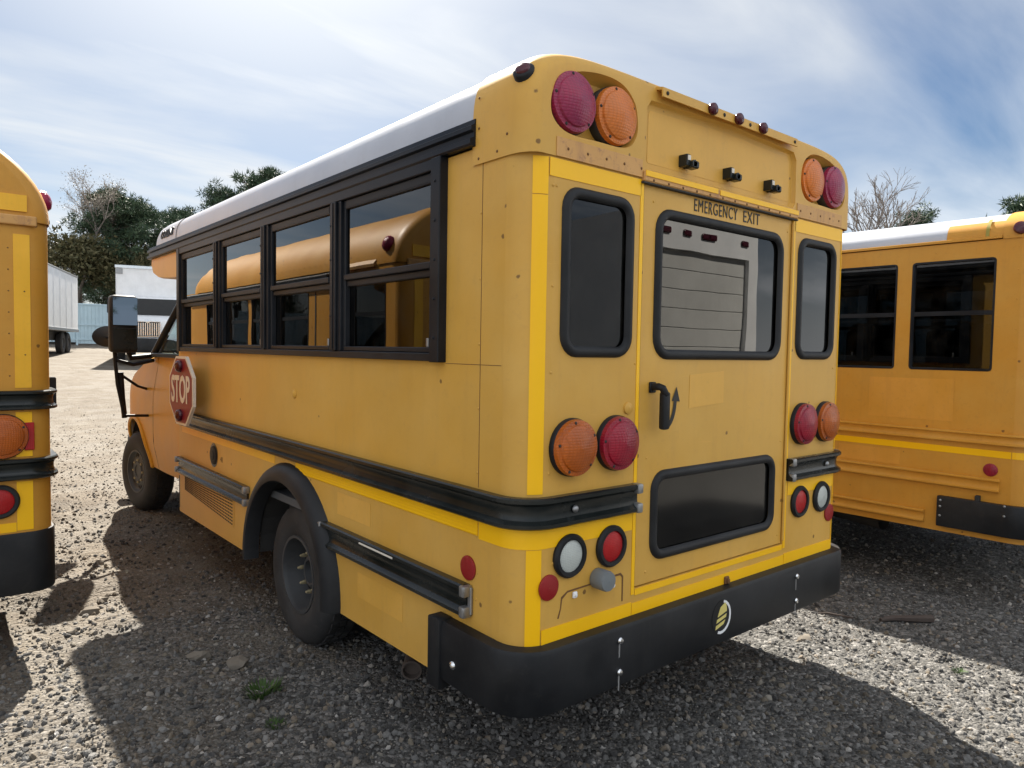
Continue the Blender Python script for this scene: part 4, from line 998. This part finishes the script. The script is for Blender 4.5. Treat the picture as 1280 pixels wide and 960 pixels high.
put('bumper_bolt', bm, 'steel', bmr, True, kind='stuff')
bm = BM(); box(bm, RX-.035, RX-.001, -.16, -.135, .655, .70, .003); put('bumper_bracket', bm, 'under', bmr)
bm = BM(); plate(bm, [(.075, .815), (-.02, .815), (-.10, .76), (.30, .76), (.30, .815)], [], 'x', RX-.0006, RX-.0012); bm.free()
bm = BM(); box(bm, RX-.0016, RX-.0004, .02, .55, 1.15, 1.42); put('cleaned_patch', bm, 'patch_old', rb)
bm = BM(); box(bm, RX-.0016, RX-.0004, .33, .75, .83, .93); put('cleaned_patch', bm, 'patch_old', rb)
bm = BM(); sweep(bm, [((RX, 5.1), (-1, 0)), ((RX, -.21), (-1, 0))], [(.0, 2.295), (.012, 2.297), (.012, 2.312), (-.004, 2.318)]); put('gutter_rail', bm, 'yellow_old', rb)
def strip_on_roof(bm, y0, y1, k0, k1, e=.004):
    o = roof_outline(RX+1.15, 1.15+e, 2.30, .205+e, 0, 36, 5, 2.6)[k0:k1]; loft(bm, [[(x, y, z) for x, z in o] for y in (y0, y1)], False, False)
bm = BM(); strip_on_roof(bm, -.22, .10, 0, 6, .003); put('yellow_overlap', bm, 'yellow_old', rb, True, 40)
bm = BM(); strip_on_roof(bm, -.14, -.12, 0, 7, .009); put('olive_tape_strip', bm, 'olive', rb, True, 40)
bm = BM(); lathe(bm, [(.04, 0), (.04, .015), (.02, .028), (.001, .03)], (RX+.004, RY+.115, 2.345), (-.8, -.5, .35), 18); put('marker_lamp', bm, 'amberside', rb, True, 45)
bm = BM(); lathe(bm, [(.055, 0), (.055, .5), (.045, .5), (.045, 0.02)], (RX+.25, .52, .36), (0.3, 1, 0), 16); put('exhaust_pipe', bm, 'under', rb, True, 40)
rivets(rb, [((RX, y, z), (-1, 0, 0)) for y in np.arange(-.30, 2.6, .23) for z in (1.115, .83, .57, 2.24)]+[((RX, -.30, z), (-1, 0, 0)) for z in np.arange(1.2, 2.2, .18)], 'yellow_old', .0045, .0025)

# left-hand bus: its rear right corner is at the edge of the picture
LX, LY = -.968, 2.40
lb = other_bus('school_bus', 'yellow school bus cut off at the left edge, rear corner with two black rub rails', LX-2.3, LX, LY, 7.3, 1, 2.14, .52, 2.6, 2.0,
               [(2.63, 3.13), (3.88, 4.48), (4.58, 5.18), (5.28, 5.88), (5.98, 6.58)], (1.53, 2.05), .10, .375, roofm='yellow_old', capy=.30, rear_wins=[(LX-.66, LX-.26, 1.52, 2.05, .07)])
LP = corner_path(LX-2.3, LX, LY, 7.2, LX-2.1, 1, .10)
for z0, z1 in ((1.238, 1.330), (.905, 1.005)):
    rail_on(lb, LP, z0, z1, 'rail', .032)
bm = BM(); box(bm, LX-.10, LX+.055, LY+.30, LY+.34, 1.23, 1.38, .006); put('hinge_block', bm, 'frame', lb)
bm = BM(); sweep(bm, corner_path(LX-2.3, LX, LY, LY+.45, LX-2.2, 1, .10), [(.001, .352), (.010, .352), (.014, .362), (.014, .638), (.010, .648), (.001, .648)]); put('rear_bumper', bm, 'bumper', lb, True, 35)
xa, xb = -1.117, -1.052
for x0, x1, z0, z1 in ((xa, xb, 1.343, 2.067), (xa, xb, 1.014, 1.228), (xa, xb, .660, .896), (-2.1, xa-.003, .656, .700), (-2.1, -1.061, 2.173, 2.250)):
    bm = BM(); box(bm, x0, x1, LY-.010 if z0 > 2.1 else LY-.0024, LY-.0004, z0, z1); put('reflective_tape', bm, 'tape_faded' if z1 > 2 else 'tape', lb)
bm = BM(); box(bm, -2.1, -1.023, LY-.018, LY-.001, 2.108, 2.155, .006, 2); put('cap_edge', bm, 'yellow_stain', lb)
bm = BM(); box(bm, -1.084, -1.044, LY-.012, LY-.0025, 1.044, 1.177, .003); put('reflector', bm, 'lens_tail', lb)
bm = BM(); box(bm, LX+.0005, LX+.010, LY+.24, LY+.33, 1.02, 1.19, .003); put('reflector', bm, 'lens_tail', lb)
lamp(lb, (-1.171, LY, 1.115), d_, .105, 'lens_amber', 'signal_lamp', 'under', .03, .012)
lamp(lb, (-1.43, LY, 1.115), d_, .105, 'lens_red', 'signal_lamp', 'under', .03, .012)
for xx, mt in ((-1.185, 'lens_tail'), (-1.42, 'lens_clear')):
    bm = BM(); lathe(bm, [(.080, 0), (.081, .010), (.073, .019), (.060, .018), (.058, .006)], (xx, LY, .807), d_, 32); o = put('tail_lamp', bm, 'rubber', lb, True, 40)
    bm = BM(); lathe(bm, [(.060, 0), (.060, .009), (.048, .014), (.001, .017)], (xx, LY, .807), d_, 32); put('lens', bm, mt, o, True, 40)
bm = BM(); lathe(bm, [(.055, -.02), (.055, .03), (.045, .05), (.020, .062), (.001, .064)], (LX-.035, LY+.17, 2.255), (.95, 0, .3), 20); put('marker_lamp', bm, 'lens_red_faded', lb, True, 45)
bm = BM(); sweep(bm, [((LX, 3.25), (1, 0)), ((LX, 2.72), (1, 0))], [(0, 2.12), (.02, 2.12), (.024, 2.14), (0, 2.17)]); put('gutter_rail', bm, 'yellow_stain', lb)
bm = BM(); sweep(bm, [((LX, 7.2), (1, 0)), ((LX, 3.40), (1, 0))], [(0, 2.06), (.035, 2.06), (.040, 2.11), (0, 2.13)]); put('gutter_rail', bm, 'frame', lb)
for y_ in (3.22, 3.74):
    bm = BM(); box(bm, LX, LX+.003, y_, y_+.02, .8, 2.05); put('panel_seam', bm, 'under', lb)
bm = BM(); box(bm, LX, LX+.006, 2.86, 2.92, 1.2, 1.5); put('side_hinge', bm, 'under', lb)
rivets(lb, [((x, LY, z), d_) for x in (-1.137,) for z in np.arange(1.4, 2.05, .1)]+[((-1.075, LY-.003, z), d_) for z in (1.5, 1.8)]+[((LX-.03, LY+.035, z), (.7, -.7, 0)) for z in (1.215, 1.025, .89)]+[((LX, y, 2.20), (1, 0, 0)) for y in np.arange(3.4, 4.6, .1)], 'rust', .0038, .0025)

# ------------------------------------------------------------------ far side of the yard
def gz(x, y): return float(ground_z(x, y))
def rot_put(o, loc, rz): o.location = loc; o.rotation_euler = (0, 0, rz)
# white semi trailer, side towards us
def local(name, bm, m, parent, smooth=False, angle=35, kind=None, label=None):
    return put(name, bm, m, parent, smooth, angle, kind, label)
def bare_thing(name, label, cat, loc, rz, group=None):
    t = thing(name, label, cat, loc, group, rz); t['_org'] = (0, 0, 0); return t
dx, dy = 4.7-2.6, 39.9-33.4
tl = bare_thing('semi_trailer', 'white box trailer on twin axles behind the left bus', 'trailer', (4.7, 39.9, gz(3.8, 37.0)), math.atan2(dy, dx))
# local frame: +x from the near end towards the far end, box to the left (+y)
bm = BM(); box(bm, -12.0, 0, .0, 2.5, 1.17, 3.78, .03); local('trailer_box', bm, 'white', tl)
bm = BM(); box(bm, -12.0, .01, -.02, 2.52, 3.74, 3.82, .01); box(bm, -12.0, .02, -.03, 2.53, 1.06, 1.20, .01); local('trailer_rail', bm, 'steel', tl)
bm = BM()
for i in range(9): box(bm, -11.9+i*1.3, -11.88+i*1.3, -.012, 0, 1.2, 3.74)
local('side_rib', bm, 'white', tl, kind='stuff')
bm = BM(); box(bm, -6.4, -1.0, .4, 2.1, .62, 1.06); box(bm, -.12, -.02, .1, 2.4, .45, .55); box(bm, -.12, -.02, .5, .6, .5, 1.1); box(bm, -.12, -.02, 1.9, 2.0, .5, 1.1); local('chassis', bm, 'under', tl)
for k in (-1.7, -2.95):
    wheel(tl, (k, .10, .50), -1, .50, .27, .05, rot=math.pi/2, nuts=False); wheel(tl, (k, 2.4, .50), -1, .50, .27, .05, rot=-math.pi/2, nuts=False)
# white box truck facing us
tx, ty = 5.42, 28.9
trk = bare_thing('box_truck', 'white box truck with a bright vertical-bar grille facing the bus', 'truck', (tx, ty, gz(tx, ty+2)), math.atan2(ty+1.7, tx+1.46)-math.pi/2-.05)
bm = BM(); box(bm, -1.28, 1.28, 2.2, 9.0, 1.1, 3.95, .04); bx_ = local('cargo_box', bm, 'white', trk)
bm = BM(); box(bm, -1.30, 1.30, 2.15, 2.26, 3.86, 3.98, .01); local('box_rail', bm, 'chrome', bx_)
bm = BM(); box(bm, -1.27, -1.02, 2.17, 2.199, 3.62, 3.84); local('box_corner_plate', bm, 'steel', bx_)
bm = BM()
cab_pr = [(.0, .75), (.0, 1.50), (.06, 1.68), (.5, 1.84), (.95, 1.90), (1.35, 2.56), (1.6, 2.66), (2.15, 2.70), (2.15, .75)]
loft(bm, [[(x, y+(.06 if abs(x) > 1.0 else 0), z-(.05 if abs(x) > 1.0 else 0)) for y, z in cab_pr] for x in (-1.12, -1.0, 1.0, 1.12)]); cb_ = local('truck_cab', bm, 'white', trk, True, 40)
bm = BM(); loft(bm, [[(x, y, z) for y, z in ((.94, 1.92), (1.335, 2.565), (1.30, 2.59), (.90, 1.94))] for x in (-1.02, 1.02)]); local('windscreen', bm, 'glass_dark', cb_)
bm = BM(); box(bm, -.43, .43, -.06, -.005, 1.05, 1.62, .02, 2); gr2 = local('radiator_grille', bm, 'under', trk)
for i in range(11):
    bm = BM(); box(bm, -.41+i*.078, -.375+i*.078, -.085, -.055, 1.09, 1.58, .004); local('grille_bar', bm, 'chrome', gr2)
bm = BM(); ring_frame(bm, rrect(-.46, .46, 1.03, 1.65, .06), 'y', -.05, .05, -.04); lathe(bm, [(.07, 0), (.07, .03), (.001, .04)], (0, -.085, 1.63), d_, 12); local('grille_surround', bm, 'chrome', gr2, True)
bm = BM(); box(bm, -1.2, 1.2, -.18, .02, .42, .98, .04, 2); local('front_bumper', bm, 'bumper', trk, True)
for x_ in (-.78, .78):
    bm = BM(); box(bm, x_-.2, x_+.2, -.03, .02, .95, 1.18, .03, 2); local('headlight', bm, 'lens_clear', trk, True)
    bm = BM(); box(bm, x_*1.75-.12, x_*1.75+.12, 1.0, 1.1, 1.95, 2.5, .03); local('side_mirror', bm, 'rubber', trk)
for s in (-1, 1):
    for k in (.9, 6.8): wheel(trk, (s*1.15, k, .50), s, .50, .28, .05, nuts=False)
bm = BM(); box(bm, -.5, .5, .3, 8.9, .55, .95); local('chassis', bm, 'under', trk)
bm = BM(); box(bm, .45, .9, 1.18, 1.2, 2.16, 2.22); bm.free()

# sheet metal fence
F0, F1 = Vector((-4, 44.3)), Vector((30, 50.5)); fd_ = (F1-F0).normalized()
fe = bare_thing('metal_fence', 'pale blue grey sheet metal fence along the far edge of the yard', 'fence', (F0.x, F0.y, gz(F0.x, F0.y)), math.atan2(fd_.y, fd_.x))
slope = (gz(F1.x, F1.y)-gz(F0.x, F0.y))/(F1-F0).length
def fence_panel_mesh():
    bm = BM()
    for i in range(12): box(bm, i*.2+.004, i*.2+.13, -.02, .02, .1, 2.35); box(bm, i*.2+.13, i*.2+.2, -.006, .006, .1, 2.35)
    me = bpy.data.meshes.new('fence_panel'); bm.to_mesh(me); bm.free(); me.materials.append(MAT['fence']); return me
fpm = fence_panel_mesh()
for i in range(13):
    o = bpy.data.objects.new('fence_panel', fpm); COL.objects.link(o); o.parent = fe; o.location = (i*2.42, 0, slope*i*2.42)
    bm = BM(); box(bm, i*2.42-.05, i*2.42+.05, -.09, -.021, 0+slope*i*2.42, 2.4+slope*i*2.42, .005); put('fence_post', bm, 'fence', fe)
for z in (.3, 1.15, 2.33):
    bm = BM(); loft(bm, [[(x, y, z+dz+slope*x) for y, dz in ((-.06, 0), (-.022, 0), (-.022, .09), (-.06, .09))] for x in (0, 31.4)]); put('fence_rail', bm, 'fence', fe)

# ------------------------------------------------------------------ trees
def leaf_mat(name, c0, c1):
    m, nt, b = mat(name, c0, .6, spec=.2)
    geo = node(nt, 'ShaderNodeNewGeometry')
    c = ramp(nt, geo.outputs['Random Per Island'], [(0, c0), (1, c1)]); nt.links.new(c, b.inputs['Base Color'])
    b.inputs['Subsurface Weight'].default_value = 0
    return m
MAT['needles'] = leaf_mat('pine_needles', (.030, .058, .036), (.095, .135, .075))
MAT['scrub'] = leaf_mat('scrub_leaves', (.045, .05, .022), (.15, .13, .065))
MAT['blossom'] = leaf_mat('pale_buds', (.22, .20, .16), (.40, .36, .30))
def soup(tris, name):
    """triangles (n,3,3) to a mesh"""
    t = np.asarray(tris, np.float32); n = len(t); me = bpy.data.meshes.new(name)
    me.vertices.add(n*3); me.vertices.foreach_set('co', t.ravel()); me.loops.add(n*3); me.loops.foreach_set('vertex_index', np.arange(n*3, dtype=np.int32))
    me.polygons.add(n); me.polygons.foreach_set('loop_start', np.arange(0, n*3, 3, dtype=np.int32)); me.update(calc_edges=True); return me
def leaves(centres, radii, per, size, rs, aspect=.35, flat=.75):
    out = []
    for c, r in zip(centres, radii):
        n = int(per*max(.4, r*r)); d = rs.normal(size=(n, 3)); d /= np.linalg.norm(d, axis=1)[:, None]
        p = c+d*(r*rs.rand(n, 1)**.45)*np.array((1, 1, flat))
        a = rs.normal(size=(n, 3))+d*1.2+np.array((0, 0, .4)); a /= np.linalg.norm(a, axis=1)[:, None]
        b = np.cross(a, rs.normal(size=(n, 3))); b /= np.linalg.norm(b, axis=1)[:, None]
        s = size*(.6+.8*rs.rand(n, 1))
        out.append(np.stack([p-b*s*aspect, p+b*s*aspect, p+a*s*1.6], 1))
    return np.concatenate(out)
def limb_tubes(segs, n=5):
    """list of (p0,p1,r0,r1) as tapered prisms"""
    vs, fs = [], []
    for p0, p1, r0, r1 in segs:
        p0 = Vector(p0); p1 = Vector(p1); t = (p1-p0).normalized(); a = t.orthogonal().normalized(); b = t.cross(a); k = len(vs)
        for p, r in ((p0, r0), (p1, r1)):
            for i in range(n): vs.append(p+(a*math.cos(2*math.pi*i/n)+b*math.sin(2*math.pi*i/n))*r)
        for i in range(n): j = (i+1) % n; fs.append((k+i, k+j, k+n+j, k+n+i))
    me = bpy.data.meshes.new('trunk'); me.from_pydata(vs, [], fs); me.shade_smooth(); return me
def pine_meshes(seed, h=11., spread=3.6, bare=.22):
    rs = np.random.RandomState(seed); segs = []; cs = []; rd = []
    lean = rs.normal(size=2)*.02; top = np.array((lean[0]*h, lean[1]*h, h)); pr = np.zeros(3); N = 12
    for i in range(N):
        q = np.array((lean[0]*h*(i+1)/N+rs.normal()*.05, lean[1]*h*(i+1)/N+rs.normal()*.05, h*(i+1)/N*.97)); segs.append((pr, q, .20*(1-i/N)+.03, .20*(1-(i+1)/N)+.03)); pr = q
    for k in range(64):
        t = bare+(1-bare)*rs.rand()**.8; z = h*t; ln = spread*(1.05-((t-.42)/.62)**2 if t > .42 else .75+.3*t/.42)*(.55+.5*rs.rand()); ln = max(.5, ln*(1.0 if t < .9 else .5))
        az = rs.rand()*6.283; d = np.array((math.cos(az), math.sin(az), .18+.25*rs.rand()+.5*max(0, t-.6))); b0 = np.array((lean[0]*z, lean[1]*z, z)); e = b0+d*ln
        segs.append((b0, e, .05*(1.1-t)+.015, .012))
        for j in range(rs.randint(3, 6)):
            f = .45+.6*rs.rand(); c = b0+d*ln*f+rs.normal(size=3)*np.array((.38, .38, .24)); cs.append(c); rd.append(.30+.32*rs.rand()); segs.append((b0+d*ln*min(f, 1)*.9, c, .016, .006))
    cs.append(top); rd.append(.5)
    return limb_tubes(segs), soup(leaves(np.array(cs), rd, 260, .17, rs, .17), 'crown')
def branchy(seed, h, up_=.75, depth=6, r0=.13, spread=.55, taper=.72):
    rs = np.random.RandomState(seed); segs = []; tips = []
    def grow(p, d, ln, r, k):
        n = 3 if k < 2 else 2
        q = p
        for i in range(n):
            d2 = d+rs.normal(size=3)*.10; d2[2] += .03; d2 /= np.linalg.norm(d2); e = q+d2*ln/n; segs.append((q, e, r*(1-.28*i/n), r*(1-.28*(i+1)/n))); q = e; d = d2
            if k >= 2 and rs.rand() < .6 and k < depth: grow(q, side(d, rs, spread*1.2), ln*.55, r*.45, k+2)
        if k >= depth: tips.append(q); return
        for j in range(2 if rs.rand() < .75 else 3): grow(q, side(d, rs, spread), ln*taper*(.8+.35*rs.rand()), r*.66, k+1)
    def side(d, rs, s):
        v = rs.normal(size=3); v -= d*(v@d); v /= np.linalg.norm(v); o = d+v*s*(.6+.7*rs.rand()); o[2] += .12*up_; return o/np.linalg.norm(o)
    grow(np.zeros(3), np.array((0, 0, 1.)), h*.27, r0, 0)
    return segs, np.array(tips)
def tree(name, label, trunk_me, crown_me, bark, leaf, loc, rz, sc, group):
    t = thing(name, label, 'tree', loc, group, rz); t.scale = (sc, sc, sc)
    for nm, me, m in (('trunk', trunk_me, bark), ('crown', crown_me, leaf)):
        if me is None: continue
        if not me.materials: me.materials.append(MAT[m])
        o = bpy.data.objects.new(nm, me); COL.objects.link(o); o.parent = t
    return t
PI = [pine_meshes(21), pine_meshes(22, 12, 3.2, .3), pine_meshes(23, 10, 3.9, .12)]
CAMX, CAMY = -1.464, -1.703
def at(u, depth):
    """construction helper: ground point seen in picture column u at a given distance"""
    l = (u-640)/894.4*depth; return CAMX+.6374*depth+.7703*l, CAMY+.7690*depth-.6375*l
for k, (u, dep, var, rz, sc, lab) in enumerate([
    (143, 50, 0, .3, .93, 'tall full dark green pine behind the white trailer and fence'),
    (172, 52, 2, 1.7, .96, 'broad dark pine right behind the white box truck'),
    (104, 58, 1, 4.0, .62, 'smaller dark pine low behind the pale budding tree'),
    (272, 66, 1, 2.2, 1.10, 'pine whose top rises above the front of the bus roof'),
    (225, 64, 0, 5.1, 1.0, 'lower pine between the box truck and the roof of the bus'),
    (335, 68, 2, 3.3, 1.52, 'tallest pine top showing furthest right over the bus roof'),
    (1275, 42, 2, .9, 1.06, 'dark green treetop above the yellow rear of the right bus'),
    (1141, 52, 1, 2.9, .95, 'small pine tip beside the bare tree over the right bus'),
    (20, 55, 2, 1.1, .5, 'dark pine behind the bus at the left edge')]):
    x, y = at(u, dep); tree('pine_tree', lab, *PI[var], 'bark', 'needles', (x, y, gz(x, y)-.1), rz, sc, 'pine trees around the yard')
sg, tp = branchy(5, 10.5, .9, 7, .15, .5); rs_ = np.random.RandomState(4)
bud = soup(leaves(tp+rs_.normal(size=tp.shape)*.08, [.30]*len(tp), 22, .035, rs_, .6), 'crown')
x, y = at(96, 49); tree('budding_tree', 'pale grey tree with whitish spring buds above the left bus corner', limb_tubes(sg, 4), bud, 'greybark', 'blossom', (x, y, gz(x, y)-1.2), 1.2, 1.36, 'leafless trees')
sg2, _ = branchy(12, 10, .8, 7, .14, .52)
x, y = at(1094, 48); tree('bare_tree', 'bare leafless tree standing behind the right bus', limb_tubes(sg2, 4), None, 'greybark', None, (x, y, gz(x, y)-.2), .5, 1.62, 'leafless trees')
# scrub and vines under the pines
for k, (u, dep, sd_, sc) in enumerate([(66, 48, 31, 1.55), (92, 48, 32, 1.5), (122, 48.5, 33, 1.4), (150, 48, 31, 1.3), (185, 49, 32, 1.2), (215, 49, 33, 1.1)]):
    rs_ = np.random.RandomState(sd_)
    if k < 3:
        s3, t3 = branchy(sd_, 6.0, .5, 6, .08, .7); lf = soup(leaves(t3+rs_.normal(size=t3.shape)*.2, [.75]*len(t3), 70, .10, rs_, .5), 'crown'); SCR = globals().setdefault('SCR', []); SCR.append((limb_tubes(s3, 4), lf))
    x, y = at(u, dep); lab = ['olive scrub behind the near end of the trailer', 'brown green thicket above the trailer roof', 'thicket of bare vines left of the box truck', 'scrub above the metal fence beside the truck', 'dense scrub behind the truck cargo box', 'scrub hidden behind the front of the bus'][k]
    tree('scrub_tree', lab, *SCR[k % 3], 'bark', 'scrub', (x, y, gz(x, y)), k*1.3, sc, 'scrub below the pines')
# what stands behind the photographer and shows in the glass: a parked lorry and the wood's edge
lor = bare_thing('delivery_lorry', 'white lorry with closed roll-up door, reflected in the rear window', 'truck', (6.70, -4.1, 0), 0)
bm = BM(); plate(bm, [(-1.28, 1.05), (1.28, 1.05), (1.28, 3.35), (-1.28, 3.35)], [[(-1.02, 1.15), (1.02, 1.15), (1.02, 2.90), (-1.02, 2.90)]], 'y', 0, -.12); box(bm, -1.28, -1.25, -7, -.12, 1.05, 3.35); box(bm, 1.25, 1.28, -7, -.12, 1.05, 3.35); box(bm, -1.25, 1.25, -7, -.12, 3.30, 3.35); box(bm, -1.25, 1.25, -7, -.12, 1.05, 1.12); local('cargo_box', bm, 'white', lor)
for i in range(7):
    bm = BM(); box(bm, -1.02, 1.02, -.10, -.07, 1.155+i*.25, 1.155+i*.25+.244, .006); local('door_slat', bm, 'whitegray', lor)
for x_ in (-.85, -.42, 0, .12, .9):
    bm = BM(); box(bm, x_-.09, x_+.09, .0, .03, 3.08, 3.16, .02, 2); local('marker_lamp', bm, 'amberside', lor)
bm = BM(); box(bm, -.5, .5, -7, -.1, .6, 1.05); box(bm, -1.2, 1.2, -.25, -.05, .45, .6); local('chassis', bm, 'under', lor)
for s in (-1, 1):
    wheel(lor, (s*1.2, -1.6, .45), s, .45, .26, .06, nuts=False)
for k in range(9):
    x = -22+k*6.5; y = -36-(k % 3)*3; tree('pine_tree', 'dark pine in the row behind the photographer, '+['first','second','third','fourth','fifth','sixth','seventh','eighth','ninth'][k]+' from the left', *PI[k % 3], 'bark', 'needles', (x, y, gz(x, y)), k*1.1, .72+.06*(k % 4), 'pines behind the yard')

# ------------------------------------------------------------------ weeds, sticks and larger stones
MAT['weed'] = leaf_mat('weed_leaves', (.03, .065, .015), (.09, .15, .045))
for k, (x, y, r, lab) in enumerate([(-.30, 1.42, .07, 'low green weed by the rear wheel of the middle bus'), (-.36, 1.12, .035, 'small green weed in gravel behind the rear wheel'), (.14, -.12, .035, 'small green tuft under the rear bumper of the middle bus'), (-.53, .78, .035, 'green tuft at the bottom edge left of the bumper'), (2.5, -.45, .03, 'yellowish tuft in the sunlit gravel strip on the right')]):
    rs_ = np.random.RandomState(60+k); n = 110; a = rs_.rand(n)*6.283; q = r*rs_.rand(n)**.5; tl_ = []
    for i in range(n):
        b = np.array((math.cos(a[i])*q[i], math.sin(a[i])*q[i], 0)); d = np.array((math.cos(a[i])*.8, math.sin(a[i])*.8, .5+rs_.rand()))*r*.55; w_ = np.cross(d, (0, 0, 1)); w_ = w_/np.linalg.norm(w_)*r*.10
        tl_ += [(b-w_, b+w_, b+d)]
    o = put_mesh('weed', soup(tl_, 'weed'), 'weed'); o.location = (x, y, gz(x, y)-.004); o['label'] = lab; o['category'] = 'weed'; o['group'] = 'weeds in the gravel'
def chunk(seed, sx, sy, sz):
    bm = BM(); bmesh.ops.create_icosphere(bm, subdivisions=2, radius=1)
    for v in bm.verts:
        n = mnoise.noise_vector(v.co*1.1+Vector((seed*3.1, 0, 0)))+.55*mnoise.noise_vector(v.co*2.7+Vector((seed*5.7, 0, 0))); v.co = Vector((v.co.x*sx, v.co.y*sy, v.co.z*sz))+Vector((n.x*sx, n.y*sy, n.z*sz))*.55
    return bm
MAT['rock'] = worn('loose_stone', (.15, .13, .105), .95, (.07, .06, .045), .6, streak=False, scale=20)
MAT['wood'] = worn('dark_wood', (.05, .035, .028), .8, (.1, .08, .06), .3, streak=False, scale=20)
for k, (u_, v_, lab) in enumerate([]): pass
for k, (x, y, s, lab) in enumerate([(-.72, 3.05, .055, 'largest pale stone beside the churned dirt left of the bus'), (-.62, 3.25, .04, 'stone in the sunlit dirt between the two left buses'), (-.42, 1.95, .055, 'dark stone on the shaded ground before the rear wheel'), (-.30, 1.75, .06, 'grey stone just left of the green weed'), (-.85, 2.75, .035, 'brown stone near the shadow of the left bus'), (2.30, .25, .04, 'pale stone in the sunlit strip beside the bumper')]):
    o = put('loose_stone', chunk(k, s, s*.75, s*.5), 'rock', None, True, 22); o.location = (x, y, gz(x, y)+s*.15); o.rotation_euler.z = k*1.3; o['label'] = lab; o['category'] = 'stone'; o['group'] = 'larger stones on the ground'
for k, (x, y, l, a_, lab) in enumerate([(3.05, .02, .20, 2.5, 'dark broken stick in the shade of the right bus'), (2.75, .30, .12, 2.0, 'short dry twig on shaded gravel between the buses')]):
    bm = BM(); tube(bm, [(-l*.8, 0, .015), (-l*.2, .012, .022), (l*.4, -.008, .018), (l*.8, .01, .012)], .026 if k == 0 else .007, 7, .012 if k == 0 else .004)
    o = put('stick', bm, 'wood', None, True, 50); o.location = (x, y, gz(x, y)+.004); o.rotation_euler.z = a_; o['label'] = lab; o['category'] = 'stick'; o['group'] = 'sticks on the gravel'
for o in list(bpy.data.objects):
    for k in ('_org', '_x'):
        if k in o: del o[k]
